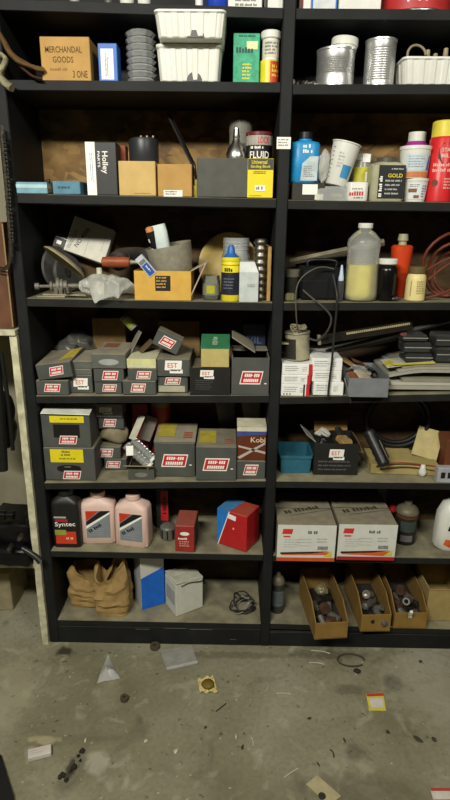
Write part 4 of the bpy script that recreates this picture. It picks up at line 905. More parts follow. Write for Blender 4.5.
# ================================================================== SHELF WITH THE CHARCOAL CARTONS AND WHITE CARTONS
o = F(33, 66, 350, 366, k=4, y=.16); t = None
def wrapped(label, px, y, seed, d=.1):
    o = F(*px, k=4, y=y)
    t = thing('wrapped_part', label, 'packaging', (o.x, y+d/2, o.z)); obj('part_body', box(o.w*.7, d*.6, o.h*.85, None, .01), mat('dim_dark_part', '2a2824', .5), t)
    bm = bag(o.w*.85, d*.8, o.h*1.1, seed, 4, .2); obj('film', bm, film('dim_film', '8f908a', .16, .25, .2), t, True); return o
wrapped('dark part in clear film at the far left behind the tilted carton', (36, 70, 340, 392), .16, 3)
wrapped('dark part in shiny clear film behind the flat dusty cartons', (64, 98, 333, 392), .19, 8)
# stacks
zs = Z(4, -.75)
b1 = partsbox('charcoal carton with red label at the far left, under the tilted one', (32, 64, 380.5, 396), k=4, y=.005, depth=.2, lab=(.5, .5, .48, .55))
o = F(31, 66, 362, 382, y=.0, on=b1.top+.012)
o.x += .012; c = carton('parts_box', 'tilted charcoal carton with a yellow patch on top, at the far left', 'box', o, .2, GREYBOX, 0, 'charcoal cartons with red labels', rx=3, ry=-7, dz=.002); redlabel(c.t, c.d, .008, c.h*.5, c.w*.4, c.h*.55, 0, 0, 4)
prt(c.t, 'yellow_patch', [[(c.w*.1, -c.d*.35), (c.w*.49, -c.d*.2), (c.w*.49, c.d*.4), (c.w*.2, c.d*.4)]], mat('dusty_yellow', 'b3a23c', .7, var=.2), ('t', c.h))
a1 = partsbox('charcoal carton with a pale red label under the flat dusty cartons', (67, 93, 375, 392), k=4, y=.03, depth=.2, style=1, lab=(.55, .52, .6, .62))
a2 = partsbox('flat dark carton in the middle of the stack left of the label pair', (67, 92, 369, 375.5), y=.03, on=a1.top+.0005, depth=.19, lab=None, m=GREYBOX2)
a3 = partsbox('flat dusty grey carton topping the stack beside the tilted carton', (66, 93, 361, 369), y=.03, on=a2.top+.0005, depth=.2, lab=None, m=GREYBOX2, lid=True)
c1 = partsbox('charcoal carton with a dark red label at the bottom of the third stack', (95, 122, 382, 393.5), k=4, y=.02, depth=.2, lab=(.55, .5, .5, .6), faded=True)
c2 = partsbox('charcoal carton with red label in the middle of the third stack', (94, 124, 368.5, 381), y=.015, on=c1.top+.0005, depth=.2, lab=(.55, .5, .5, .66))
c3 = partsbox('charcoal carton with brown marked lid topping the third stack from left', (92, 126, 354, 368), y=.01, on=c2.top+.0005, depth=.21, lab=None, m=GREYBOX2); prt(c3.t, 'sticker', [[(c3.w*.3*math.cos(a)-.0, c3.h*.45+c3.h*.22*math.sin(a)) for a in [2*math.pi*i/14 for i in range(14)]]], mat('pale_sticker', '979b97', .6), ('f', c3.d)); prt(c3.t, 'red_patch', [rect(-c3.w*.35, c3.w*.1, c3.d*.05, c3.d*.4)], mat('dusty_red_brown', '84503c', .7), ('t', c3.h))
d1 = partsbox('charcoal carton with red label at the bottom under the pale yellow lid', (123, 156, 381, 394.5), k=4, y=.005, depth=.2, lab=(.47, .5, .42, .64), faded=True, lid=False)
d2 = partsbox('charcoal carton with faded red label in the middle under the pale yellow lid', (128, 157, 368.5, 380.5), y=.01, on=d1.top+.0005, depth=.2, lab=(.55, .45, .48, .66), faded=True)
d3 = partsbox('pale yellow topped carton crowning the fourth stack', (127, 156, 359, 368), y=.01, on=d2.top+.0005, depth=.19, lab=None, m=mat('pale_cream_card', 'c9c7a4', .7, var=.1, dust=.2)); prt(d3.t, 'lid_panel', [rect(-d3.w*.5, d3.w*.5, d3.h*.35, d3.h)], mat('pale_yellow_lid', 'c6c489', .6), ('f', d3.d))
e1 = partsbox('charcoal carton with red label over a rolled paper, under the patched carton', (158, 188, 376, 392), k=4, y=.03, depth=.2, lab=(.5, .7, .5, .42), faded=True); prt(e1.t, 'paper_roll', [rect(-e1.w*.48, e1.w*.4, e1.h*.06, e1.h*.42)], mat('grey_cream_paper', 'a8a48e', .7), ('f', e1.d))
e2 = partsbox('charcoal carton with a white and orange patch, right of the yellow lid', (157, 190, 359, 376), y=.02, on=e1.top+.0005, depth=.21, style=1, lab=(.5, .55, .56, .72))
A_ = ray(163, 350, .1)
c = carton('parts_box', 'tilted charcoal carton with red label perched above the patched carton', 'box', F(152, 176, 333, 348, y=.06), .07, GREYBOX, 0, 'charcoal cartons with red labels', w=.1, h=.06, ry=26, rx=0, dz=-.005); redlabel(c.t, c.d, 0, c.h*.5, c.w*.5, c.h*.6, 0, 0)
F5 = F(190, 230, 368, 396, k=4, y=.0)
t = thing('parts_box', 'black carton with a pale orange patch under the green lidded box', 'box', (F5.x, .1, F5.z)); openbox(t, F5.w, .2, F5.h, .004, mat('glossy_black_card', '1b1b1a', .45, dust=.15)); redlabel(t, .2, -F5.w*.08, F5.h*.76, F5.w*.36, F5.h*.32, 0, 1); prt(t, 'fine_print', lines(-F5.w*.36, F5.w*.1, F5.h*.15, F5.h*.55, 5, seed=8, fill=.3), mat('dark_grey_ink', '5c5c5a'), ('f', .2))
obj('flap', xform(box(.03, .15, .003, (-.015, 0, 0), .0005), (-F5.w/2, 0, F5.h), (0, 25, 0)), GREYBOX2, t); obj('packing', box(F5.w*.94, .18, F5.h*.9, (0, 0, F5.h*.48), .003), mat('grey_brown_packing', '6a6250', .9), t)
o = F(201, 229, 349, 366.5, y=.005, on=F5.top+.001); c = carton('carton', 'tan box with a green printed lid on the black carton', 'box', o, .14, mat('olive_tan_card', 'b3a566', .7, var=.08)); lid = obj('lid', xform(box(c.w+.004, .1, .004, (0, .05, 0), .001), (0, -c.d/2, c.h+.001), (20, 0, 0)), mat('bottle_green_card', '2f6a46', .6, var=.12), c.t)
bm = faces2d([[(q[0], q[1]) for q in p_] for p_ in words('5', 0, .07, .016, .012) + lines(-.01, .012, .02, .06, 4, seed=5)], lambda x, y: (x, y, .0028)); xform(bm, (0, -c.d/2, c.h+.001), (20, 0, 0)); obj('lettering', bm, mat('pale_green_ink', 'b9d0b4'), lid, smooth=None)
obj('inner_panel', xform(box(c.w, .1, .003, (0, .05, 0), .001), (0, -c.d/2, c.h-.002), (8, 0, 0)), mat('olive_tan_card', ''), c.t)
g1 = F(232, 269, 358, 396, k=4, y=.0)
t = thing('parts_box', 'large charcoal carton with a red label and lifted flap by the upright', 'box', (g1.x, .1, g1.z), group='charcoal cartons with red labels'); openbox(t, g1.w, .2, g1.h, .004, GREYBOX); redlabel(t, .2, .004, g1.h*.47, g1.w*.56, g1.h*.36); prt(t, 'mark', [rect(g1.w*.38, g1.w*.44, g1.h*.3, g1.h*.33)], WPR, ('f', .2))
obj('flap', xform(box(g1.w, .11, .004, (0, -.055, 0), .0008), (0, .1, g1.h), (-4, 0, 0)), GREYBOX2, t); 
obj('flap', xform(box(.1, .18, .004, (.05, 0, 0), .0008), (-g1.w/2, .01, g1.h+.07), (0, 33, 0)), mat('dusty_flap', '8d8872', .8, dust=.5), t)
o = F(250, 274, 322, 390, k=4, y=.21); c = carton('carton', 'dark navy carton with faint lettering at the back by the upright', 'box', o, .07, mat('dark_navy_card', '1c2438', .5), w=.09, h=ray(262, 324, .21).z-o.z); prt(c.t, 'lettering', words('VIL', 0, c.h*.72, .06, .03), mat('steel_blue_ink', '45567e'), ('f', c.d)); prt(c.t, 'fine_print', lines(-.03, .035, c.h*.55, c.h*.62, 2, seed=5), mat('steel_blue_ink', ''), ('f', c.d))
# loose stuff above the cartons
p = ray(129, 322, .14); t = thing('jar', 'small clear jar with a green label lying on the stacked cartons', 'jar', p, (0, -42, 0)); cyl(t, 'jar_body', .018, -.03, .02, mat('grey_glass', '85887a', .25)); wrap(t, 'label', .018, -.02, .012, -80, 80, mat('lime_label', '8d9a3a', .6)); cyl(t, 'lid', .0195, .019, .033, mat('dark_lid', '4a463f'))
for i, (a, b_, c_, dd) in enumerate(((128, 355, 140, 331), (140, 352, 152, 340))):
    A, B = ray(a, b_, .12), ray(c_, dd, .14); bm = box(.05, .003, (B-A).length, (0, 0, 0), .0008); bmesh.ops.rotate(bm, verts=bm.verts, matrix=(B-A).to_track_quat('Z', 'Y').to_matrix()); bmesh.ops.translate(bm, verts=bm.verts, vec=(A+B)/2)
    solo('card_flap', ['loose grey card scrap standing up behind the yellow topped carton', 'loose brownish card scrap leaning under the tilted carton'][i], 'card', bm, [mat('grey_scrap', '7a7568', .8), mat('brown_scrap', '5c4d38', .8)][i], (0, 0, 0))
for i, (px, hh) in enumerate((((96, 128, 318, 390), 0), ((160, 200, 320, 390), 0))):
    o = F(*px, k=4, y=.235); c = carton('cardboard_box', ['dim brown cardboard box deep at the back above the third stack', 'dim brown cardboard box deep at the back behind the tilted carton'][i], 'box', o, .06, mat('dim_brown_card', '6b5530', .8, var=.2), h=ray(110, px[2], .235).z-o.z)
# ---- right bay
WBX = mat('white_glossy_card', 'e4e4e0', .5, var=.04)
zr = Z(4, .1)
def whitebox(label, px, y, on=None, red=True, seed=1, depth=.17):
    o = F(*px, k=4 if on is None else None, y=y, on=on)
    c = carton('carton', label, 'box', o, depth, WBX, 0, 'small white parts cartons')
    prt(c.t, 'fine_print', lines(-c.w*.4, c.w*.12, c.h*.25, c.h*.8, 3, seed=seed, fill=.35) + lines(c.w*.16, c.w*.34, c.h*.25, c.h*.7, 3, seed=seed+5, fill=.4), GRY, ('f', c.d))
    if red: prt(c.t, 'stripe', [rect(c.w*.38, c.w*.5, 0, c.h)], RED, ('f', c.d))
    return c
w1 = whitebox('white carton with red stripe, bottom of the stack by the middle upright', (281, 309, 384.5, 396), .0, seed=3); prt(w1.t, 'dots', [rect(-w1.w*.42+.011*i, -w1.w*.42+.011*i+.004, w1.h*.1, w1.h*.25) for i in range(3)], BLK, ('f', w1.d)); prt(w1.t, 'bar', [rect(w1.w*.28, w1.w*.34, 0, w1.h)], BLK, ('f', w1.d))
w2 = whitebox('white carton with red stripe, middle of the stack by the middle upright', (280, 309, 375, 384.5), .0, on=w1.top+.0005, seed=13)
w3 = whitebox('white carton with red end under the knotted white can', (282, 312, 364, 375), .0, on=w2.top+.0005, seed=23)
v1 = whitebox('white carton at the bottom of the stack left of the grey junk tray', (313, 343, 382.5, 396), .0, red=False, seed=33)
v2 = whitebox('white carton in the middle of the stack left of the grey junk tray', (312, 341, 371, 382.5), .005, on=v1.top+.0005, red=False, seed=43)
v3 = whitebox('white carton on top of the stack crossed by the black cord', (311, 342, 358.5, 370.5), .005, on=v2.top+.0005, red=False, seed=53)
# can with string
o = F(288, 311, 333, 364, y=.02, on=w3.top+.001); r = .045
t = thing('tin_can', 'dusty beige can with string and wire tangled on top, on white cartons', 'can', (max(ray(298, 362, .04).x, .092), .07, w3.top+.005), (0, -3, 0)); hh = ray(300, 331, .05).z-w3.top; cyl(t, 'can_body', r, 0, hh*.9, mat('dusty_beige_can', '99937a', .6, var=.2)); obj('rim', lathe([(r*.98, hh*.86), (r*1.06, hh*.87), (r*1.06, hh*.91), (r*.98, hh*.92)], 30), ALU, t, True)
wrap(t, 'dark_panel', r, .005, hh*.72, -80, -12, mat('dark_label', '2c2a25', .5))
rnd = random.Random(9); obj('string', tube([(rnd.uniform(-.03, .035), rnd.uniform(-.03, .0), hh*.92+rnd.uniform(0, .03)) for i in range(22)], .0028, 6, sm=4), mat('twine', '7d775f', .9), t, True)
t = solo('wood_paddle', 'flat pale stick jutting left from the dusty beige can', 'stick', box(.07, .02, .006, None, .001), mat('pale_stick', 'a39a78', .8), (.065, .05, w3.top+.062))
# grey tray with junk
o = F(348, 387, 377, 402.5, y=-.035, on=Z(4, .3)); W_, H_ = o.w, ray(367, 380, -.035).z-Z(4, .3)
t = thing('metal_tray', 'grey metal drawer full of scrap jutting over the shelf edge', 'tray', (o.x, -.035+.12, Z(4, o.x)+.004)); openbox(t, W_, .24, H_, .003, mat('grey_drawer', '83868a', .5, .3, var=.1), part='tray_body'); TX, TZ = o.x, Z(4, o.x)
rnd = random.Random(21)
obj('fill_board', box(W_*.93, .22, H_*.55, (0, 0, H_*.3), .001), mat('brown_board', '4a3724', .8), t)
JN = [('red brown crumpled scrap', 'red_brown_scrap', '7a4a2c'), ('pale paper scrap', 'pale_scrap', 'a79c86'), ('dark bent metal strip', 'dark_strip', '2a2925'), ('silver bracket', 'silver_bracket', '8d8b84'), ('grey foil scrap', 'foil_scrap', 'a3a19a'), ('black plastic clip', 'black_clip', '1f1f1d'), ('tan card scrap', 'tan_scrap', '8a6c42'), ('rusty plate', 'rusty_plate', '5f3a22')]
for i, (lb, mn, cl) in enumerate(JN):
    bm = box(rnd.uniform(.03, .06), rnd.uniform(.04, .08), .008, (0, 0, 0), .002); bmesh.ops.subdivide_edges(bm, edges=bm.edges, cuts=2); crumple(bm, .006, 40, i)
    solo('scrap_piece', lb + ' lying in the grey metal drawer', 'scrap', bm, mat(mn, cl, .6, .2 if 'silver' in lb or 'foil' in lb else 0, var=.3), (TX+(i % 3-1)*W_*.27, -.0+.075*(i//3)+.02, TZ+H_*.66+.014+.012*(i//3)), (rnd.uniform(10, 45), rnd.uniform(-35, 35), rnd.uniform(0, 180)), 'scrap in the grey drawer')
t = solo('steel_rule', 'thin bright strip leaning on the left side of the grey drawer', 'strip', tube([ray(345, 378, -.0), ray(349, 392, -.02), ray(351, 403, -.022)], .004, 6, flat=.4), STEEL, (0, 0, 0))
# bars
A, B = ray(318, 340, .03), ray(412, 325, .09)
t = thing('chain_bar', 'long dark bar with a row of pale teeth slanting above the grey drawer', 'bar', A); t.rotation_euler = (B-A).to_track_quat('X', 'Z').to_euler(); L_ = (B-A).length
obj('bar_body', box(L_, .012, .034, (L_/2, 0, 0), .002), mat('dark_brown_bar', '24201b', .5, .3, var=.3), t); bm = bmesh.new(); 
for i in range(34): box(L_*.0125, .004, .008, (L_*.3+L_*.02*i, -.007, .008), .0008, bm)
obj('teeth', bm, mat('pale_brass', 'b5aa82', .5), t); obj('end_piece', box(.01, .014, .036, (.004, 0, 0), .001), ALU, t)
A, B = ray(326, 352, .12), ray(452, 320, .12); solo('long_bar', 'long thin dark rod with a lighter edge rising to the right frame edge', 'bar', tube([A, B], .010, 4), mat('dark_grey_rod', '55544f', .45, .4), (0, 0, 0)); A, B = ray(400, 335, .1), ray(406, 334, .1); solo('red_clip', 'small dark red clip on the long thin rod', 'clip', tube([A, B], .012, 8), mat('dark_red_clip', '6f1f1c'), (0, 0, 0))
A, B = ray(320, 352, .19), ray(400, 336, .19); solo('long_bar', 'dark grey bar lying lower behind the toothed bar', 'bar', tube([A, B], .016, 6), mat('dim_grey_bar', '3d3c39', .5, .3), (0, 0, 0))
# paper stack
zb = Z(4, .865)+.001; rnd = random.Random(2); zz = zb; xs0, xs1 = ray(388, 394, .01).x, .86
PAP = [mat('grey_paper', '9a988a', .8, var=.06), mat('pale_grey_paper', 'b1afa2', .8, var=.06), mat('dull_paper', '86836f', .8, var=.1)]
LB = ['bottom manual of the paper pile right of the grey drawer', 'second manual from the bottom of the paper pile', 'third manual in the paper pile right of the grey drawer', 'fourth manual in the paper pile, bent at its left corner', 'fifth manual in the paper pile with a yellow edge', 'top manual of the paper pile under the black packs']
for i in range(6):
    th = (.016, .012, .014, .012, .01, .008)[i]; x0_ = xs0 + (.0, .01, .05, .0, .03, .045)[i]; wd = xs1-x0_; bm = bmesh.new()
    n = 14; rr = []
    for q in range(n+1):
        f = q/n; lift = 0.0 if i < 3 else -.02*max(0, (xs0+.13-(x0_+wd*f))/.13)**1.5
        rr.append([(x0_+wd*f, -.11+.0, zz+lift), (x0_+wd*f, .12, zz+lift), (x0_+wd*f, .12, zz+th*.93+lift), (x0_+wd*f, -.11, zz+th*.93+lift)])
    rings(bm, rr); solo('manual', LB[i], 'paper', bm, PAP[i % 3] if i != 4 else PAP[0], (0, .13, 0), group='manuals in the paper pile')
    if i >= 4:
        o_ = bpy.data.objects[-1] if False else None
    zz += th + (.022 if i == 2 else 0.0004)
YS = mat('yellow_cover', 'b7a92c', .6, var=.15)
bm = bmesh.new(); rr = []
for q in range(13):
    f = q/12; x = xs0-.01+f*.17; lift = -.018*(1-f)**1.4
    rr.append([(x, -.0, zz+lift+.001+f*.004), (x, .1, zz+lift+.006), (x, .1, zz+lift+.009), (x, 0, zz+lift+.004+f*.004)])
rings(bm, rr); bk = solo('booklet', 'yellow edged booklet draped over the left corner of the paper pile', 'booklet', bm, PAP[1], (0, .02, 0)); obj('yellow_edge', box(.15, .004, .007, (xs0+.085, -.003, zz+.002), .001, rot=('Y', -3)), YS, bk); obj('yellow_corner', box(.03, .05, .004, (xs0+.005, .04, zz-.008), .001, rot=('Y', -22)), YS, bk)
def blister(label, px, y, zz):
    o = F(*px, y=y, on=zz); t = thing('blister_pack', label, 'packaging', (o.x, y+.045, zz), group='black parts packs on the manuals'); obj('tray_body', box(o.w*.96, .08, o.h*.55, (0, 0, o.h*.28), .003), BPLAS, t); obj('shell', box(o.w, .085, o.h, (0, 0, o.h*.5), .006), film('pack_film', 'b9bcb8', .06, .2, .12), t); obj('edge_strip', box(o.w, .004, .004, (0, -.044, o.h*.55), .001), mat('grey_edge', '8b8a80', .4), t); return zz+o.h
z1 = blister('lower clear topped black pack of the left pair on the manuals', (405, 432, 354, 366), .03, zz+.002); z1 = blister('middle clear topped black pack of the left pair on the manuals', (404, 431, 343, 354), .03, z1+.001); blister('topmost black pack of the left pair on the manuals', (403, 428, 335, 343), .035, z1+.001)
z1 = blister('lower black pack at the right frame edge on the manuals', (436, 462, 348, 363), .03, zz+.002); blister('upper black pack at the right frame edge on the manuals', (436, 462, 335, 348), .035, z1+.001)
# ================================================================== SHELF WITH THE YELLOW LABELLED CARTONS AND TEAL TRAY
LABY = mat('yellow_label', 'dccb1e', .55, var=.05)
o = F(41, 91, 448, 481, k=3)
def slotbox(label, o, d, flap):
    t = thing('parts_box', label, 'box', (o.x, o.y+d/2, o.z), group='charcoal cartons with yellow labels'); obj('carton', box(o.w, d, o.h, None, .002), GREYBOX, t); return t
t = slotbox('lower of two charcoal cartons with yellow labels at the far left', o, .14, 0); W_, H_, d = o.w, o.h, .14; LBZ = o.top
l = prt(t, 'label', [rect(-W_*.37, W_*.28, H_*.56, H_*.96)], LABY, ('f', d)); prt(l, 'lettering', lines(-W_*.14, W_*.04, H_*.84, H_*.92, 1, seed=3, fill=.8) + lines(-W_*.16, W_*.06, H_*.74, H_*.82, 1, seed=4, fill=.7) + lines(-W_*.2, W_*.2, H_*.62, H_*.7, 1, seed=5), mat('olive_ink', '6a6414'), ('f', d), .0012)
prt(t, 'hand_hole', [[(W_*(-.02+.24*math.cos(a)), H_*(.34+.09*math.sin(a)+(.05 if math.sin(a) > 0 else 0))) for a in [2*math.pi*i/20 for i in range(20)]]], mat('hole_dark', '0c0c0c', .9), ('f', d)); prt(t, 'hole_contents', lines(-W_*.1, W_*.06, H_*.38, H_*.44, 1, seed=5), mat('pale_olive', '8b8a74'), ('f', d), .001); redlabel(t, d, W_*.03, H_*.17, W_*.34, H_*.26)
o = F(40, 88, 411, 447, y=o.y+.005, on=LBZ+.001); t = thing('parts_box', 'upper of two charcoal cartons with yellow labels, a shiny flap on top', 'box', (o.x, o.y+.07, LBZ+.001), group='charcoal cartons with yellow labels'); obj('carton', box(o.w, .14, o.h*.9, None, .002), GREYBOX, t); W_, H_ = o.w, o.h*.9
l = prt(t, 'label', [rect(-W_*.32, W_*.38, H_*.76, H_*.96)], LABY, ('f', d)); prt(l, 'lettering', lines(-W_*.1, W_*.3, H_*.82, H_*.9, 1, seed=7), mat('olive_ink', ''), ('f', d), .0012)
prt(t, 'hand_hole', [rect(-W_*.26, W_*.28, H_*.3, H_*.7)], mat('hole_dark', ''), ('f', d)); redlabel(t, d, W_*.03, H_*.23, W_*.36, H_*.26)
obj('clear_flap', xform(box(W_*1.0, .1, .003, (0, 0, 0), .001), (.003, -.03, H_+.014), (11, 1, 0)), mat('shiny_white_sheet', 'cfd0c4', .25, var=.2, scale=18), t)
# second stack
s1 = partsbox('charcoal carton with red label on the shelf, lowest of the stack with crumpled paper', (105, 127, 459, 473), k=3, depth=.1, y=.11, lab=(.4, .5, .62, .62), faded=True)
s2 = partsbox('charcoal carton with orange label under the crumpled paper', (95, 121, 447, 460), k=None, on=s1.top+.001, y=.11, depth=.1, lab=(.45, .5, .5, .72), faded=True)
p = ray(113, 446, .15); bm = bag(.11, .1, .075, 12, 4, .28); solo('crumpled_paper', 'crumpled brownish paper lump between the stacked charcoal cartons', 'paper', bm, mat('brown_paper', '7d745a', .85, var=.2), (p.x, .17, s2.top), smooth=True)
s3 = partsbox('charcoal carton with a pale red label standing on the crumpled paper', (99, 124, 417, 432), k=None, on=s2.top+.07, y=.13, depth=.12, lab=(.45, .5, .48, .66), faded=True)
s4 = partsbox('shiny grey film wrapped carton on top of the crumpled paper stack', (95, 122, 404, 416), k=None, on=s3.top+.001, y=.12, depth=.13, style=1, lab=(.4, .5, .5, .5), m=mat('silvery_card', '6d6f6e', .4, var=.2))
# post under pile so it stands: dark carton hidden behind
o = F(94, 112, 446, 478, k=3, y=.215); carton('carton', 'dark carton behind the crumpled paper stack', 'box', o, .08, mat('dark_grey_card2', '33332f', .7), w=.1, h=max(.05, s3.o.z-o.z))
# open flapped box with plugs
F6 = F(128, 154, 469, 481.5, k=3, y=.01); t = thing('parts_box', 'low dark open carton with torn flaps holding clear tubes', 'box', (F6.x, .09, F6.z)); openbox(t, F6.w, .14, F6.h, .003, mat('dark_grey_card', '')); prt(t, 'mark', [[(F6.w*.25*math.cos(a), F6.h*.4+F6.h*.2*math.sin(a)) for a in [2*math.pi*i/14 for i in range(14)]]], mat('grey_ink2', '77766c'), ('f', .14)); obj('flap', xform(box(F6.w*1.1, .045, .003, (0, 0, 0), .0008), (-.006, -.075, F6.h+.008), (-28, 0, 0)), mat('pale_kraft', '9b9072', .8), t); obj('inner_base', box(F6.w*.9, .12, F6.h*.8, (0, 0, F6.h*.45), .001), mat('dark_brown_card', ''), t); OZ = F6.top
obj('flap', xform(box(.004, .1, .075, (0, 0, .037), .0008), (F6.w*.5, .02, F6.h), (0, 14, 0)), mat('brown_scrap', '5c4d38', .8), t)
for i, (a, b_, c_, dd) in enumerate(((126, 445, 148, 465), (133, 440, 152, 458))):
    A, B = ray(a, b_, .07+.03*i), ray(c_, dd, .04+.03*i); L_ = (B-A).length
    t = thing('clear_tube', ['clear ridged tube with a white square end lying across the open carton', 'clear ridged tube with a pale round end behind the other tube'][i], 'tube', A); t.rotation_euler = (B-A).to_track_quat('Z', 'Y').to_euler()
    pr = []
    for q in range(7): pr += [(.016, L_*q/7), (.0185, L_*(q+.5)/7)]
    obj('tube_body', lathe(pr+[(.016, L_)], 16), film('ridged_clear', 'b9bcb8', .45, .15, .5), t); obj('end_cap', lathe([(.017, L_), (.02, L_+.002), (.02, L_+.012), (.016, L_+.014)], 16), WHITEP, t, True, 35)
p = ray(128, 452, .0); solo('price_tag', 'small white folded tag stuck by the clear tubes', 'tag', box(.028, .004, .038, None, .001), WPR, (p.x, .035, p.z-.03), (-20, 0, 8))
A, B = ray(131, 437, .1), ray(143, 418, .12); bm = box(.035, .004, (B-A).length*1.15, (0, 0, 0), .0012); bmesh.ops.rotate(bm, verts=bm.verts, matrix=Matrix.Rotation(.5, 3, 'Z') @ (B-A).to_track_quat('Z', 'Y').to_matrix()); bmesh.ops.translate(bm, verts=bm.verts, vec=(A+B)/2); solo('card_flap', 'pale card flap sticking up above the clear tubes', 'card', bm, mat('bright_card', 'b9b6a2', .7), (0, 0, 0))
p = ray(148, 425, .13); bm = box(.05, .004, .1, (0, 0, 0), .001); solo('card_flap', 'brown grey card flap behind the clear tubes left of the big charcoal carton', 'card', bm, mat('grey_scrap', ''), (p.x-.005, .17, p.z-.03), (-10, 25, 20))
# red things behind
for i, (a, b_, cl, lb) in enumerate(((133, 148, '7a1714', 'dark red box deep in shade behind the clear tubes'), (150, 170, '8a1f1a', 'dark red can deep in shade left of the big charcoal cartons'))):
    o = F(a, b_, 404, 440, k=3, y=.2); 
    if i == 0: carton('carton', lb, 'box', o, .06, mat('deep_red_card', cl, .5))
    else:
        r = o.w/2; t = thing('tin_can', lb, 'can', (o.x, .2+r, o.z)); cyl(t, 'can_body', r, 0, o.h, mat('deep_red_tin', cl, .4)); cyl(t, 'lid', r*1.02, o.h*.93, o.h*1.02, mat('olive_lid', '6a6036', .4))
# three front cartons
def topped(label, px, rz=0, flap=False):
    o = F(*px, k=3); d = .2
    t = thing('parts_box', label, 'box', (o.x, o.y+d/2, o.z), (0, 0, rz), 'big charcoal cartons with yellow tops'); obj('carton', box(o.w, d, o.h, None, .002), GREYBOX, t); redlabel(t, d, 0, o.h*.48, o.w*.6, o.h*.38); prt(t, 'mark', [rect(o.w*.36, o.w*.42, o.h*.34, o.h*.37)], WPR, ('f', d))
    if flap: l = obj('lid', xform(box(o.w*1.02, d*.9, .004, (0, d*.45, 0), .001), (0, -d/2, o.h+.003), (5, 0, 0)), GREYBOX2, t); top = l
    for nm, ps, mm in (('yellow_patch', [rect(-o.w*.45, -o.w*.02, -d*.3, d*.36)], mat('dusty_yellow2', 'a89a38', .7, var=.15)), ('red_marks', [rect(o.w*.2, o.w*.42, -d*.34+.02*i, -d*.34+.012+.02*i) for i in range(3)], mat('dusty_red2', '9c5040', .7))):
        bm = faces2d(ps, mapper(('t', o.h), .0008))
        if flap: xform(bm, (0, 0, .0)); xform(bm, (0, d/2, -o.h)); xform(bm, (0, -d/2, o.h+.0062), (5, 0, 0))
        obj(nm, bm, mm, t, smooth=None)
    return o
topped('big charcoal carton with a yellow topped lifted lid, left of its twin', (155, 195, 443, 477), flap=True)
o = topped('big charcoal carton with a yellow patch on top, beside the brown carton', (196, 236, 447, 481))
k1 = partsbox('small charcoal carton with a pale red label under the brown carton', (236, 265, 461, 479), k=3, depth=.17, lab=(.5, .5, .45, .6), faded=True)
o = F(237, 266, 427, 461, y=k1.o.y+.003, on=k1.top+.001); c = carton('carton', 'brown carton with a white and blue top by the upright', 'box', o, .1, mat('chocolate_card', '5e2d18', .5, var=.15)); prt(c.t, 'white_band', [rect(-c.w*.5, c.w*.5, c.h*.86, c.h)], mat('cream_band', 'c9c4ac', .6), ('f', c.d)); prt(c.t, 'blue_band', [[(-c.w*.5, c.h*.72), (c.w*.5, c.h*.79), (c.w*.5, c.h*.87), (-c.w*.5, c.h*.87)]], mat('navy_band', '3a4c8c', .5), ('f', c.d)); prt(c.t, 'white_top', [rect(-c.w*.5, c.w*.5, -c.d*.5, c.d*.5)], mat('cream_band', ''), ('t', c.h)); prt(c.t, 'lettering', words('Kobi', c.w*.22, c.h*.62, c.w*.5, c.h*.15), mat('cream_ink2', 'd6c29a'), ('f', c.d)); prt(c.t, 'picture', [[(-c.w*.48, c.h*.1), (-c.w*.4, c.h*.04), (c.w*.48, c.h*.5), (c.w*.44, c.h*.55)], [(-c.w*.45, c.h*.46), (-c.w*.44, c.h*.4), (c.w*.48, c.h*.2), (c.w*.48, c.h*.27)]], mat('silver_print', 'b0a9a0', .4), ('f', c.d), .001)
for i, (px, y, lb, rt_) in enumerate((((214, 234, 402, 440), .25, 'dim grey metal bracket at the back above the charcoal cartons', 12), ((242, 258, 402, 430), .25, 'pale grey angled plate standing behind the brown carton', -20), ((180, 206, 405, 440), .235, 'dim round steel pulley at the back between the cartons', 0))):
    o = F(*px, k=3, y=y); 
    if i == 2:
        r = o.w*.6; solo('pulley', lb, 'hardware', lathe([(r, 0), (r, .012), (r*.8, .02), (r, .028), (r, .04), (r*.3, .042)], 30), GREYM, (o.x, y+.05, o.z+r+.0005), (90, 0, 0), smooth=True)
    else:
        t = thing('metal_bracket', lb, 'hardware', (o.x, y+.02, o.z), (0, 0, rt_)); obj('plate', ngon([(-.04, 0), (.035, 0), (.042, o.h*.6), (.045, o.h), (-.04, o.h), (-.02, o.h*.5)], .012), mat('grey_bracket_metal', '6b6a64', .5, .3, var=.2), t); obj('foot', box(.07, .05, .008, None, .001), GREYM, t)
# right bay
o = F(279, 312, 456, 474, k=3); TEAL = mat('teal_plastic', '2b6276', .5, var=.12); d = .15
t = thing('plastic_tray', 'small teal plastic tray by the middle upright', 'tray', (max(o.x, XM+UW+o.w*.5+.003), o.y+d/2, o.z)); obj('tray_body', loft([(o.w*.92, d*.9, .01, 0), (o.w*.98, d*.97, .012, o.h*.85), (o.w*1.04, d*1.03, .014, o.h*.86), (o.w*1.04, d*1.03, .014, o.h), (o.w*.95, d*.94, .012, o.h), (o.w*.88, d*.86, .01, .005)]), TEAL, t, True, 35)
o = F(313, 357, 444, 475, k=3); d = .15; t = thing('parts_box', 'black open carton with an orange patch and torn flaps right of teal tray', 'box', (o.x, o.y+d/2, o.z)); openbox(t, o.w, d, o.h, .004, mat('glossy_black_card', '')); redlabel(t, d, 0, o.h*.66, o.w*.36, o.h*.34, 0, 1); prt(t, 'fine_print', lines(-o.w*.4, o.w*.36, o.h*.08, o.h*.46, 3, seed=8, fill=.4), mat('dark_grey_ink', ''), ('f', d)); PX, PY, PZ, PH, PW = o.x, o.y, o.z, o.h, o.w
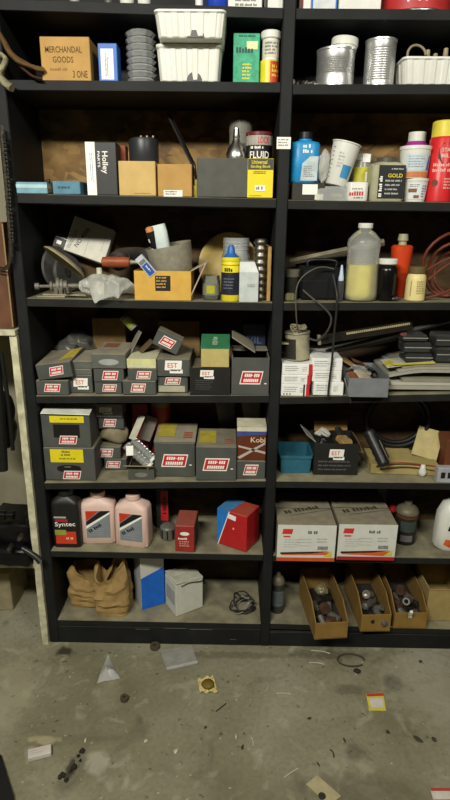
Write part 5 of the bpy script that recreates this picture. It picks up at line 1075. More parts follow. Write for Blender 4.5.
obj('flap', xform(box(PW*.8, .04, .003, (0, .02, 0), .0008), (0, d/2, PH), (75, 0, 4)), KRAFTD, t); obj('flap', xform(box(.05, .12, .003, (-.025, 0, 0), .0008), (-PW/2, 0, PH), (0, 40, 6)), mat('silver_grey_flap', '99988f', .5, var=.2), t); obj('flap', xform(box(.045, .12, .003, (.0225, 0, 0), .0008), (PW/2, 0, PH), (0, 65, 0)), KRAFTD, t)
for i in range(4):
    bm = box(.05, .05, .02, (0, 0, 0), .004); bmesh.ops.subdivide_edges(bm, edges=bm.edges, cuts=2); crumple(bm, .008, 35, i+4)
    solo('packing_piece', ['dark packing lump in the black open carton, left front', 'tan packing lump in the black open carton, right front', 'white foam lump in the black open carton, left back', 'dark film lump in the black open carton, right back'][i], 'packing', bm, [BPLAS, KRAFTD, mat('foam_white', 'b9b7ad', .7), mat('dark_strip', '2a2925')][i], (PX+(-.035, .035, -.04, .03)[i], PY+.05+.05*(i//2), PZ+PH-.005+.01*(i//2)), (15*i, 20-12*i, 30*i))
obj('filler', box(PW*.9, d*.9, PH*.8, (0, 0, PH*.42), .001), mat('dark_brown_card', ''), t)
# hose coil
HS = mat('dark_hose', '141312', .5, var=.2); zb = Z(3, .55)
cxh = ray(398, 440, .2).x
for i, (rr_, y_) in enumerate(((.125, .235), (.11, .275))):
    pts = [(cxh+.01*i+rr_*1.05*math.cos(a), y_+.012*math.sin(a*1.0)+.0, zb+.06+rr_*.92+rr_*.92*math.sin(a)) for a in [q*2*math.pi/30 for q in range(30)]]
    solo('hose_loop', ['outer loop of thick black hose standing behind the tan carton', 'inner loop of thick black hose standing behind the tan carton'][i], 'hose', tube(pts, .0105, 10, cyc=True), HS, (0, 0, 0), smooth=True, group='loops of black hose')
A, B = ray(368, 430, .1), ray(385, 466, .02); L_ = (B-A).length
t = thing('hose_nozzle', 'dark grey ridged hose nozzle leaning down to the tan carton', 'tool', A); t.rotation_euler = (B-A).to_track_quat('Z', 'Y').to_euler()
pr = [(.012, 0), (.02, .005)]
for q in range(6): pr += [(.021, L_*(q+.2)/6), (.024, L_*(q+.6)/6)]
obj('body', lathe(pr+[(.016, L_)], 18), mat('dark_grey_nozzle', '242424', .4, .2), t, True, 40); obj('lever', box(.012, .012, L_*.5, (0, .03, L_*.6), .002), DSTEEL, t); obj('bracket', box(.01, .035, .012, (0, .018, L_*.4), .002), DSTEEL, t)
o = F(372, 440, 460, 475, k=3); d = .17; t = thing('cardboard_box', 'flat tan open carton with raised back flap under the black hose', 'box', (o.x, o.y+d/2, o.z), (0, 0, -3)); TN = mat('khaki_card', 'a3935c', .8, var=.1); obj('carton', box(o.w, d, o.h*.62, None, .002), TN, t); obj('flap', xform(box(o.w*.5, .12, .003, (0, .06, 0), .001), (-.02, -d*.3, o.h*.62+.002), (4, 0, 0)), TN, t); obj('flap', xform(box(.1, .13, .003, (0, .065, 0), .001), (o.w*.34, -.0, o.h*.62+.002), (48, 8, -20)), mat('pale_khaki', 'b5a673', .8), t); prt(t, 'hole', [[(.02*math.cos(a)-.02, .06+.006*math.sin(a)) for a in [2*math.pi*i/14 for i in range(14)]]], BLK, ('t', o.h*.62), .0055); KZ, KY = o.z+o.h*.62, o.y
for i, (pts, m, lb) in enumerate(((((376, 466), (400, 463), (424, 465), (446, 468)), mat('red_wire', '8a2a22'), 'thin red wire lying along the front of the tan carton'), (((380, 469), (404, 467), (430, 470), (447, 474)), mat('brown_wire', '4a2a22'), 'dark brown wire lying along the front of the tan carton'))):
    solo('wire', lb, 'wire', tube([ray(a, b_, KY-.004+.0*i) for a, b_ in pts], .0028, 6, sm=5), m, (0, 0, 0), smooth=True)
p = ray(423, 466, KY-.01); t = thing('bulb', 'small white bulb hanging at the front of the tan carton', 'bulb', (p.x, KY-.012, Z(3, p.x)+.001)); obj('glass', lathe([(.008, 0), (.014, .01), (.016, .022), (.01, .036), (.008, .05)], 18), mat('milk_white', 'd8d8d0', .25), t, True); 
p = ray(445, 472, .0); c = F(437, 454, 468, 479, k=3, y=-.0); c = carton('connector', 'small grey white connector block at the right edge of the hose shelf', 'hardware', c, .03, mat('grey_white_block', '9fa2a6', .5)); prt(c.t, 'marks', [rect(-c.w*.3, -c.w*.05, c.h*.3, c.h*.7), rect(c.w*.1, c.w*.35, c.h*.3, c.h*.7)], BLK, ('f', c.d))
o = F(444, 462, 440, 466, k=3, y=.1); carton('carton', 'brown box at the right frame edge behind the wire connector', 'box', o, .1, mat('rust_brown_card', '6a3a20', .7))

# ================================================================== SHELF WITH THE OIL BOTTLES AND THE RED AND BLUE BOX
def jugbottle(label, px, m, neck=.35, capm=None, d=.62, rz=0, capname='cap', capr=.3, hb=.85):
    o = F(*px, k=2); w_ = o.w; dd = w_*d; h = ray((px[0]+px[1])/2, px[2], o.y+dd/2).z-o.z
    t = thing('oil_bottle', label, 'bottle', (o.x, o.y+dd/2, o.z), (0, 0, rz)); rr = w_*.14
    obj('bottle_body', loft([(w_*.92, dd*.9, rr, 0), (w_, dd, rr, .006), (w_*1.0, dd, rr, h*.5), (w_*.98, dd*.98, rr, h*.74), (w_*.9, dd*.9, rr, h*.8), (w_*.5, dd*.6, rr, h*.87), (w_*.34, w_*.34, w_*.17, h*.89), (w_*.32, w_*.32, w_*.16, h*.93)]), m, t, True, 45)
    cyl(t, 'cap', w_*capr/1.6, h*.9, h, capm or m, 24, .002)
    return t, w_, h, dd
t, w_, h, dd = jugbottle('black oil bottle with a red and white label left of the pink bottles', (51, 79, 487, 548), mat('black_oil_bottle', '191919', .42, dust=.1), capr=.46, d=.7)
prt(t, 'label', [rect(-w_*.36, w_*.36, h*.08, h*.3)], mat('orange_red_label', 'c63a1e', .5), ('f', dd)); prt(t, 'green_patch', [rect(-w_*.38, w_*.02, h*.24, h*.33)], mat('olive_patch', '8a9440', .5), ('f', dd), .001); prt(t, 'lettering', words('Syntec', -.0, h*.42, w_*.72, h*.1, 2), WPR, ('f', dd)); prt(t, 'red_band', [rect(-w_*.34, w_*.1, h*.47, h*.52)], mat('deep_red_ink', 'a8202c'), ('f', dd)); prt(t, 'header', [rect(-w_*.38, w_*.05, h*.535, h*.565)], mat('pale_grey_ink', ''), ('f', dd)); prt(t, 'fine_print', lines(0, w_*.3, h*.15, h*.2, 1, seed=4, fill=.8), mat('cream_ink2', ''), ('f', dd), .0012)
PINK = mat('pale_pink_plastic', 'd9bbae', .45, var=.06, scale=15)
for i, (px, lb, rz) in enumerate((((81, 115.5, 490, 544), 'pink fluid bottle with a grey and red label beside the black bottle', 3), ((116, 150, 493, 547.5), 'pink fluid bottle with a grey and red label beside the grey fan part', -10))):
    t, w_, h, dd = jugbottle(lb, px, PINK, d=.62, rz=rz, capr=.34)
    t['group'] = 'pink fluid bottles'
    x0, x1, z0, z1 = -w_*.32, w_*.36, h*.13, h*.68
    l = prt(t, 'label', [rect(x0, x1, z0, z1)], mat('grey_blue_label', '7d8488', .5, var=.08), ('f', dd)); prt(l, 'red_corner', [[(x0, z1), (x0, z1-h*.2), (x0+w_*.38, z1)]], mat('orange_red_label', ''), ('f', dd), .0012)
    prt(l, 'black_band', [[(x0, z1-h*.22), (x0, z1-h*.34), (x1, z1-h*.02), (x1, z1), (x0+w_*.42, z1)]], BLK, ('f', dd), .0011)
    prt(l, 'white_band', [[(x0, z1-h*.3), (x0, z1-h*.36), (x1, z1-h*.06), (x1, z1-h*.02)]], WPR, ('f', dd), .0015)
    prt(l, 'lettering', [[(x+w_*.04, z+z1-h*.3) for x, z in q] for q in tilt(lines(-w_*.34, w_*.3, -h*.035, h*.035, 1, seed=2, fill=.9), 33, (0, 0))], BLK, ('f', dd), .0018); prt(l, 'fine_print', lines(x0+.01, x1-.01, z0+h*.03, z0+h*.2, 4, seed=5, fill=.25), mat('light_grey_ink', 'a3a8aa'), ('f', dd), .0012)
o = F(157, 169, 488, 546, k=2, y=.19); c = carton('carton', 'red and black carton standing at the back behind the pink bottles', 'box', o, .08, mat('black_card', ''), h=ray(163, 489, .19).z-o.z); prt(c.t, 'red_panel', [rect(-c.w*.1, c.w*.5, c.h*.2, c.h*.95)], RED, ('f', c.d)); prt(c.t, 'lettering', [[(x+c.w*.2, z+c.h*.55) for x, z in q] for q in tilt(lines(-.05, .05, -.008, .008, 1, seed=4, fill=.9), -90, (0, 0))], BLK, ('f', c.d), .0012)
p = ray(168, 545, .1); r = .034; t = thing('fan_part', 'small grey slotted motor part lying behind the small red box', 'hardware', (p.x+.0, .12, Z(2, p.x))); obj('body', lathe([(r*.8, 0), (r, .004), (r, .05), (r*.85, .056), (r*.3, .06)], 28), mat('grey_motor', '6a6a62', .5, .2, var=.2), t, True, 35)
for i in range(9): a = 2*math.pi*i/9; obj('fin', box(.006, .004, .038, (r*math.sin(a), -r*math.cos(a), .027), 0, rot=('Z', math.degrees(a))), DSTEEL, t)
o = F(176, 195.5, 526, 552, k=2); d = .13; c = carton('carton', 'small dull red carton with white printing in the left bay', 'box', o, d, mat('brick_red_card', '93231f', .6, var=.12, dust=.55, dustcol='8f6a58'), rz=-3, h=o.h, bev=.003); prt(c.t, 'emblem', [[(c.w*.24*math.cos(a), c.h*.7+c.h*.07*math.sin(a)) for a in [2*math.pi*i/18 for i in range(18)]]], WPR, ('f', d)); prt(c.t, 'lettering', lines(-c.w*.34, c.w*.34, c.h*.46, c.h*.55, 1, seed=5, fill=.8), WPR, ('f', d)); prt(c.t, 'fine_print', lines(-c.w*.28, c.w*.3, c.h*.18, c.h*.42, 3, seed=7, fill=.5), mat('pink_ink', ''), ('f', d)); prt(c.t, 'shaded_side', [rect(-d*.5, d*.5, 0, c.h)], mat('shaded_side', '2a2422', .6), ('r', c.w))  # right side coloured near black for the shade on it
# red/blue box turned
A = ray(248, 553, .03); 
pc = rayz(246, 553, Z(2, -.1)); w1_, w2_ = .16, .115; hh = (ray(246, 513, pc.y).z-pc.z)*.9
ang = 22
t = thing('carton', 'red carton with a slanted blue corner and white sticker near the upright', 'box', (pc.x, pc.y, Z(2, -.1)+.001), (0, 0, -30)); W_, d = .137, .11; c_ = Matrix.Rotation(R_(-30), 2) @ Vector((W_/2, -d/2)); t.location.x -= c_.x; t.location.y -= c_.y
obj('carton_body', box(W_, d, hh*1.0, None, .003), mat('bright_red_card', 'b3151f', .5, var=.08, dust=.55, dustcol='94604a'), t)
prt(t, 'blue_corner', [[(-W_*.5, 0), (-W_*.48, 0), (-W_*.1, hh), (-W_*.5, hh)]], mat('bright_blue', '2478c8', .5), ('f', d)); prt(t, 'white_stripe', [[(-W_*.48, 0), (-W_*.45, 0), (-W_*.07, hh), (-W_*.1, hh)]], WPR, ('f', d), .001); prt(t, 'blue_top', [[(-W_*.5, -d*.5), (-W_*.1, -d*.5), (-W_*.0, d*.5), (-W_*.5, d*.5)]], mat('dusty_blue', '3d7cae', .6), ('t', hh)); prt(t, 'sticker', tilt([rect(-W_*.14, W_*.14, hh*.8, hh*.93)], -8, (0, hh*.86)), WPR, ('f', d), .0014); prt(t, 'hole', [[(W_*.06+.004*math.cos(a), hh*.56+.005*math.sin(a)) for a in [2*math.pi*i/10 for i in range(10)]]], mat('cream_ink2', ''), ('f', d)); prt(t, 'blue_side', [rect(-d*.5, d*.5, 0, hh)], mat('bright_blue', ''), ('l', W_))
o = F(236, 260, 492, 545, k=2, y=.22); c = carton('carton', 'dark box with faint writing deep in shade behind the red and blue carton', 'box', o, .07, mat('dark_olive_card', '24241c', .6), w=.12, h=ray(246, 489, .22).z-o.z); prt(c.t, 'lettering', lines(-.03, .04, c.h*.6, c.h*.78, 1, seed=4), mat('dim_olive_ink', '5b5c48'), ('f', c.d))
# right bay: two big cartons
BROWNTOP = mat('dusty_brown_top', '5f5a48', .8, var=.12)
for i, (px, lb) in enumerate((((276, 334.5, 525, 561), 'large white fronted carton against the middle upright with an orange base stripe'), ((336, 394.5, 524.5, 560), 'large white fronted carton left of the spray can, red base stripe'))):
    o = F(*px, k=2); d = .27; xx = o.x if i else max(o.x, XM+.002+o.w/2)
    t = thing('filter_box', lb, 'box', (xx, o.y+d/2, o.z), group='large white fronted cartons'); W_, H_ = o.w*.985, o.h; obj('carton', box(W_, d, H_, None, .002), mat('dusty_brown_box', '857e6a', .8, var=.15), t)
    f = prt(t, 'front_panel', [rect(-W_*.5, W_*.5, 0, H_)], mat('cool_white_card', 'cfd0c8', .55, var=.04), ('f', d), .0006)
    prt(f, 'base_stripe', [rect(-W_*.5, W_*.5, 0, H_*.1)], mat('orange_base', 'c0512a', .5) if i == 0 else mat('red_base', 'a5242a', .5), ('f', d), .0012)
    prt(f, 'orange_flash', [[(-W_*.42, H_*.16), (W_*.36, H_*.12 if i else H_*.18), (W_*.45, H_*.27), (-W_*.42, H_*.2)]], mat('orange_flash', 'd0602c', .5), ('f', d), .0012); prt(f, 'black_flash', [[(-W_*.44, H_*.19), (W_*.1, H_*.22), (W_*.42, H_*.29), (-W_*.44, H_*.24)]], BLK, ('f', d), .0015); prt(f, 'yellow_flash', [[(W_*.3, H_*.13), (W_*.45, H_*.13), (W_*.45, H_*.3), (W_*.4, H_*.25)]], mat('lime_yellow', 'd0c04a', .5), ('f', d), .0018)
    prt(f, 'emblem', [para(-W_*.33, H_*.82, W_*.17, H_*.14, .004)], mat('logo_red', 'c8322c', .5), ('f', d), .0012); prt(f, 'emblem_bar', [rect(-W_*.4, -W_*.28, H_*.66, H_*.7)], mat('logo_red', ''), ('f', d), .0012)
    prt(f, 'lettering', lines(W_*.02, W_*.3, H_*.74, H_*.84, 1, seed=6+i, fill=.8), mat('dark_grey_ink2', '505050'), ('f', d), .0012); prt(f, 'fine_print', lines(-W_*.38, -W_*.1, H_*.34, H_*.6, 4, seed=3, fill=.3) + lines(-W_*.15, W_*.1, H_*.35, H_*.62, 3, seed=4, fill=.2) + lines(W_*.18, W_*.4, H_*.48, H_*.64, 2, seed=9, fill=.4), mat('light_ink', '9a9c9a'), ('f', d), .0012); prt(f, 'barcode', [rect(W_*.2+i_*.0045, W_*.2+i_*.0045+.0025, H_*.32, H_*.42) for i_ in range(9)], BLK, ('f', d), .0012)
    prt(t, 'top_seam', [rect(-W_*.5, W_*.5, -d*.02, d*.0)], mat('seam_brown', '433e30', .8), ('t', H_), .0006); prt(t, 'top_lettering', tilt(lines(-W_*.36, W_*.4, -.028, .0, 1, seed=31, fill=.9), 18 if i == 0 else 14, (0, -.02)), mat('olive_brown_ink', '413c2d'), ('t', H_), .0012); prt(t, 'top_stripe', tilt([rect(-W_*.3, W_*.5, -.045, -.042)], 18 if i == 0 else 14, (0, -.02)), mat('seam_brown', ''), ('t', H_), .0009)
    W__ = xx
o = F(396, 418, 505, 546, k=2); r = o.w/2; h = ray(407, 501, o.y+r).z-o.z
t = thing('spray_can', 'dark spray can with a dusty pale domed top right of the white cartons', 'can', (o.x, o.y+r, o.z)); obj('can_body', lathe([(r*.95, 0), (r, .004), (r, h*.74), (r*.96, h*.76)], 32), mat('dark_brown_can', '25211c', .4), t, True, 35); obj('dome', lathe([(r*1.02, h*.74), (r*1.04, h*.77), (r*.9, h*.84), (r*.6, h*.9), (r*.34, h*.92), (r*.34, h)], 30), mat('dusty_dome', '6b6450', .5, .2, var=.15), t, True, 40); prt(t, 'band', [rect(-r*1.4, r*1.4, h*.66, h*.72)], mat('brown_band', '5e3520'), ('c', r), .0008)
l = wrap(t, 'label', r, h*.34, h*.6, -45, 40, mat('grey_green_label', '38423f', .6)); prt(t, 'sticker', [rect(-r*.7, r*.4, h*.1, h*.26)], mat('pale_mauve', '6c676c', .6), ('c', r), .0009)
o = F(436, 474, 500, 552, k=2); 
t = thing('oil_bottle', 'white bottle with an orange and red flash at the right frame edge', 'bottle', (o.x, o.y+.045, o.z)); w_, h, dd = o.w, o.h, .09; obj('bottle_body', loft([(w_*.8, dd*.85, .03, 0), (w_*.97, dd, .035, .012), (w_, dd, .035, h*.3), (w_*.95, dd*.98, .035, h*.66), (w_*.7, dd*.8, .03, h*.86), (w_*.34, w_*.34, w_*.16, h*.93), (w_*.32, w_*.32, w_*.15, h)]), WHITEP, t, True, 45); cyl(t, 'cap', w_*.2, h*.97, h*1.1, WHITEP)
prt(t, 'orange_flash', [[(-w_*.34, h*.14), (-w_*.1, h*.06), (w_*.3, h*.08), (w_*.3, h*.3), (0, h*.22), (-w_*.3, h*.24)]], mat('orange_flash', ''), ('f', dd)); prt(t, 'red_flash', [[(-w_*.28, h*.12), (w_*.3, h*.06), (w_*.3, h*.14), (-.0, h*.16)]], RED, ('f', dd), .0012); prt(t, 'lettering', tilt(lines(-w_*.26, w_*.3, h*.36, h*.5, 1, seed=4, fill=.9), -12, (0, h*.43)), BLK, ('f', dd))
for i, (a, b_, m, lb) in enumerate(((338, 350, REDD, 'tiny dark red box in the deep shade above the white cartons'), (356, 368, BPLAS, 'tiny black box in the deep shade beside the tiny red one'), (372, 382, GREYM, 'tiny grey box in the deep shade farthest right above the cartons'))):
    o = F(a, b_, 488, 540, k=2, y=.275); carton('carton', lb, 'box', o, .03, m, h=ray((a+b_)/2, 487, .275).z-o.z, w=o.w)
p = ray(396, 509, .16); t = thing('nozzle_tube', 'small red nozzle cap showing left of the dark spray can', 'cap', (p.x, .2, Z(2, p.x))); hh = ray(396, 505, .2).z-Z(2, p.x); cyl(t, 'stem', .012, 0, hh*.8, BPLAS); obj('cap_body', lathe([(.014, hh*.78), (.016, hh*.82), (.014, hh), (.006, hh+.004)], 16), RED, t, True, 40)

# ================================================================== BOTTOM SHELF
PB = mat('brown_paper_bag', '94794a', .85, var=.15, scale=35, bump=.3)
def paperbag(label, o, h, seed, d, open_=True, y=None):
    m = 56; w_ = o.w; rr = []; rnd = random.Random(seed)
    peaks = [rnd.random() for _ in range(7)]
    for j in range(17):
        f = j/16
        ww = w_*(.92+.1*math.sin(f*3.2)-.12*max(0, f-.6)); dd = d*(.95+.05*math.sin(f*5)-.35*max(0, f-.45))
        pts = resample(rrect(ww, dd, min(ww, dd)*.25, 0), m); ring = []
        for i, v in enumerate(pts):
            a = i/m*7; pk = peaks[int(a) % 7]*(1-(a % 1)) + peaks[(int(a)+1) % 7]*(a % 1)
            z = h*f*(.62+.55*pk*f) if f > .4 else h*f*(.62+.55*pk*.4)
            bl = (abs(math.sin(f*17+seed+v.x*9))*.007-.004)*(1 if f < .6 else .3)
            c = Vector((0, 0, 0)); u = v.normalized()
            nn = noise.noise(Vector((v.x*25, v.y*25, f*5+seed)))
            ring.append(v+u*(bl+nn*.016*(.4+f))+Vector((0, 0, z)))
        rr.append(ring)
    # turn the mouth inward
    inner = []
    for f in (1, .75, .45):
        inner.append([Vector((v.x*(.9-.1*(1-f)), v.y*(.86-.1*(1-f)), v.z*f)) for v in rr[-1]])
    bm = bmesh.new(); rings(bm, rr+inner, capa=True, capb=True)
    return solo('paper_bag', label, 'bag', bm, PB, (o.x, o.y+d/2, o.z+.001), smooth=True, auto=25)
o = F(63, 97, 570, 608, k=1); o.x += .016; o.w *= .95; b_ = paperbag('crumpled brown paper bag against the left side of the bottom shelf', o, ray(75, 560, o.y+.06).z-o.z, 3, .13)
o = F(94, 129, 580, 617, k=1); b_ = paperbag('crumpled brown paper bag with an open mouth left of the blue box', o, o.h*1.25, 8, .12)
# leaf of paper standing up from the second bag
for i, (a, b_, c_, dd) in enumerate(((97, 585, 98, 566), (105, 580, 113, 564))):
    A, B = ray(a, b_, .09), ray(c_, dd, .1); bm = ngon([(-.012, 0), (.012, 0), (.02, .05), (.004, (B-A).length*1.3), (-.014, .06)], .0015); bmesh.ops.rotate(bm, verts=bm.verts, matrix=(B-A).to_track_quat('Z', 'Y').to_matrix()); bmesh.ops.translate(bm, verts=bm.verts, vec=A)
    solo('paper_scrap', ['narrow upright tip of brown paper between the two paper bags', 'slanted tip of brown paper above the right paper bag'][i], 'paper', bm, mat('brown_paper_light', 'b08c54', .85), (0, 0, 0))
# blue/white box
pc = rayz(137, 611, Z(1, -.5)); hh = ray(137, 577, pc.y).z-pc.z; hl = ray(137, 560, pc.y).z-pc.z
t = thing('carton', 'tall blue and white carton with ragged paper side beside the paper bags', 'box', (pc.x+.045, pc.y+.075, pc.z+.001), (0, 0, 27)); W_, d = .105, .1; H_ = hl*1.02
obj('carton_body', box(W_, d, H_, None, .002), mat('white_dusty_card', 'c4c4ba', .6, var=.06, dust=.3), t); prt(t, 'blue_panel', [[(-W_*.5, 0), (W_*.5, 0), (W_*.5, H_*.72), (-W_*.5, H_*.6)]], mat('strong_blue', '1a63c4', .5), ('f', d)); prt(t, 'page_edges', [rect(-d*.48, d*.48, H_*(.06+.08*i), H_*(.08+.08*i)) for i in range(11)], mat('blue_grey_ink', '6e86b0'), ('l', W_))
o = F(157, 169, 575, 600, k=1, y=.16); c = carton('carton', 'narrow grey carton with a red foot between blue box and white box', 'box', o, .06, mat('grey_beige_card', '8a8474', .7)); prt(c.t, 'red_foot', [rect(-c.w*.5, c.w*.5, c.h*.02, c.h*.28)], RED, ('f', c.d))
pc = rayz(183, 618, Z(1, -.3)); hh = ray(183, 589, pc.y).z-pc.z
t = thing('carton', 'plain white carton with a torn dusty top on the bottom shelf', 'box', (pc.x-.002, pc.y+.084, pc.z+.001), (0, 0, 32)); W_, d, H_ = .13, .105, hh*1.05; obj('carton_body', box(W_, d, H_, None, .002), mat('off_white_card', 'c9cabd', .6, var=.06, dust=.3), t)
bm = box(W_*1.01, d*1.02, .012, None, .002); bmesh.ops.subdivide_edges(bm, edges=bm.edges, cuts=3, use_grid_fill=True); crumple(bm, .004, 40, 2); o_ = obj('lid', xform(bm, (0, 0, H_-.002), (0, 4, 0)), mat('off_white_lid', 'b5b3a2', .6, var=.1), t)
obj('tape', tube([(-W_*.3, -d*.52, H_-.01), (.0, -d*.53, H_-.004), (W_*.52, -d*.5, H_-.016), (W_*.53, d*.2, H_-.008)], .002, 6, sm=3), BPLAS, t, True); prt(t, 'label_panel', [rect(-d*.38, d*.38, H_*.3, H_*.75)], mat('pale_grey_panel', '9fa198', .6), ('l', W_)); prt(t, 'side_label', [rect(-W_*.35, W_*.3, H_*.32, H_*.72)], mat('faint_grey', 'b3b4a8', .6), ('f', d)) if 0 else None
# wires
rnd = random.Random(14); p = ray(243, 605, .1)
for i in range(3):
    pts = [(p.x+.06*math.cos(a*1.0+i)*(.6+.4*rnd.random()), .09+.05*math.sin(a+i)*(.6+.4*rnd.random()), Z(1, p.x)+.006+.07*abs(math.sin(a*.7+i))*rnd.random()) for a in [q*.75 for q in range(18)]]
    solo('wire_bundle', ['black tangled wire bundle on the bottom shelf by the upright', 'grey tangled wire strands in the black wire bundle', 'dark brown wire strands in the black wire bundle'][i], 'wire', tube(pts, (.004, .0025, .003)[i], 6, sm=5), [WIRB, mat('light_grey_wire', '88867c', .4), mat('dark_brown_wire', '2e2620')][i], (0, 0, 0), smooth=True)
o = F(273, 287, 580, 616, k=1, y=.04); r = .029; h = ray(280, 577, .06).z-o.z; t = thing('tin_can', 'dark aerosol can with a pale top in the corner beside the cardboard bins', 'can', (XM+UW+r+.006, .06+r, o.z)); cyl(t, 'can_body', r, 0, h*.78, mat('dark_can', '33352f', .4)); obj('top', lathe([(r*1.02, h*.76), (r*1.02, h*.8), (r*.7, h*.9), (r*.4, h*.93), (r*.3, h)], 24), mat('dusty_dome', ''), t, True, 40); wrap(t, 'label', r, h*.2, h*.6, -60, 60, mat('blue_grey_label', '5b6468', .6))
prt(t, 'fine_print', lines(-.02, .02, h*.25, h*.55, 4, seed=4), mat('dark_grey_ink2', ''), ('c', r), .0013)
# cardboard bins
BINM = mat('bin_card', '84662f', .85, var=.15, scale=20)
BIN = [((314, 347.5, 623, 639.5), 'cardboard parts bin beside the dark aerosol can, farthest left of the bins'), ((360, 390, 615, 632), 'cardboard parts bin in the middle, beside the leftmost bin'), ((393, 426, 613, 629), 'cardboard parts bin with a shiny plug left of the turned tan bin')]
PARTS = ['steel bushing', 'dark bolt', 'steel socket', 'rusty nut', 'grey pin']
cnt = 0
for bi, (px, lb) in enumerate(BIN):
    o = F(*px, k=1); d = .29 if bi == 0 else .28; yf = o.y; w_, h = o.w, o.h
    yf = max(yf, -.10); RZ = (6, 3, 1)[bi]
    t = thing('parts_bin', lb, 'bin', (o.x-math.sin(R_(RZ))*d/2, yf+d/2, o.z+.001), (0, 0, RZ), 'cardboard parts bins')
    th = .004; H2 = h*1.75; bm = box(w_, d, th, (0, 0, th/2), 0)
    obj('base', bm, BINM, t); obj('front_panel', box(w_, th, h, (0, -d/2+th/2, h/2), .001), BINM, t); obj('back_panel', box(w_-2*th, th, H2, (0, d/2-th/2, H2/2), .001), BINM, t)
    for s in (-1, 1): obj('side_panel', ngon([(-d/2+th, th), (d/2, th), (d/2, H2), (-d/2+d*.3, H2*.92), (-d/2+th, h)], th, axis='x', c=(s*(w_/2-th/2), 0, 0)), BINM, t)
    obj('contents_bed', box(w_-2*th-.001, d-2*th-.002, .03, (0, 0, .02), .001), mat('dark_grit', '2b2823', .9, var=.3), t)
    rnd = random.Random(40+bi)
    place = ['at the front', 'at the front corner', 'in the middle', 'at mid left', 'near the back', 'at the back', 'on top in the middle', 'on top behind the front']
    bn = ['the leftmost cardboard bin', 'the middle cardboard bin', 'the bin with the shiny plug'][bi]
    for i in range(8):
        kx = (i % 2-.5)*w_*.42+rnd.uniform(-.006, .006); ky = yf+.035+.05*(i//2)+rnd.uniform(-.008, .008)
        if i >= 6: ky = yf+.075+.06*(i-6); kx = rnd.uniform(-.012, .012)
        zz = o.z+.006+(.045 if i < 6 else .075); r = rnd.uniform(.012, .018); ln = rnd.uniform(.045, .075)
        ty = (i*3+bi) % 5; m = [mat('bin_steel', '827f78', .45, .6), DSTEEL, mat('bright_steel', 'b5b2a8', .35, .8), mat('rusty_steel', '5b4030', .7, .3, var=.3), mat('grey_steel2', '75736c', .45, .5)][ty]
        col_ = ['grey', 'dark', 'bright', 'rusty', 'dull'][ty]; shp = ['bushing', 'bolt', 'socket', 'coupling', 'pin'][ty]
        pr = {0: [(r*.6, 0), (r, .002), (r, ln), (r*.6, ln), (r*.6, .004)], 1: [(r*1.3, 0), (r*1.3, .01), (r*.7, .011), (r*.7, ln)], 2: [(r*.7, 0), (r, .003), (r, ln*.5), (r*1.2, ln*.55), (r*1.2, ln*.9), (r*.8, ln*.9), (r*.75, ln*.6)], 3: [(r*.7, 0), (r*1.5, .002), (r*1.5, ln*.5), (r*.7, ln*.5)], 4: [(r*.7, 0), (r*.8, .003), (r*.8, ln*1.2), (r*.6, ln*1.23)]}[ty]
        bm = lathe(pr, 6 if ty in (1,) else 18)
        solo(shp if shp != 'pin' else 'steel_pin', '%s steel %s lying %s of %s' % (col_, shp, place[i], bn), 'hardware', xform(bm, (0, 0, -ln/2)), m, (o.x+kx*.9-math.sin(R_(RZ))*(ky-yf), ky, zz), (rnd.uniform(60, 115), 0, rnd.uniform(-60, 60)), 'metal parts in the cardboard bins', smooth=True, auto=35)
        cnt += 1
    if bi == 2:
        t = thing('spark_plug', 'shiny white and silver plug standing out of the bin left of turned bin', 'hardware', (o.x+.004, yf+.035, o.z+.02), (35, -10, 0)); obj('insulator', lathe([(.005, .06), (.008, .055), (.009, .09), (.006, .105)], 16), WHITEP, t, True, 40); obj('hex_body', lathe([(.008, 0), (.008, .025), (.014, .026), (.014, .045), (.01, .056)], 6), SILV, t)
        solo('tube_rod', 'long pale steel rod lying along the left side of the plug bin', 'hardware', tube([(o.x-w_*.34, yf+.03, o.z+.05), (o.x-w_*.38, yf+.17, o.z+.075)], .009, 14), STEEL, (0, 0, 0), smooth=True)
    if bi == 0:
        bm = bag(.055, .06, .04, 15, 3, .25); solo('plastic_bag', 'small clear bag of olive parts lying in the leftmost cardboard bin', 'bag', bm, film('olive_film', '9c9468', .5, .2, .4), (o.x-.018, yf+.18, o.z+.085), smooth=True)
o = F(425, 468, 590, 621, k=1); t = thing('parts_bin', 'tall fronted tan cardboard bin at the right frame edge of the bottom shelf', 'bin', (o.x, o.y+.13, o.z+.001)); openbox(t, o.w, .26, o.h, .004, mat('pale_bin_card', 'a08c58', .85, var=.1), part='bin_body')
prt(t, 'edge_fold', [rect(-o.w*.5, o.w*.5, o.h*.96, o.h*.985)], KRAFTD, ('f', .26))

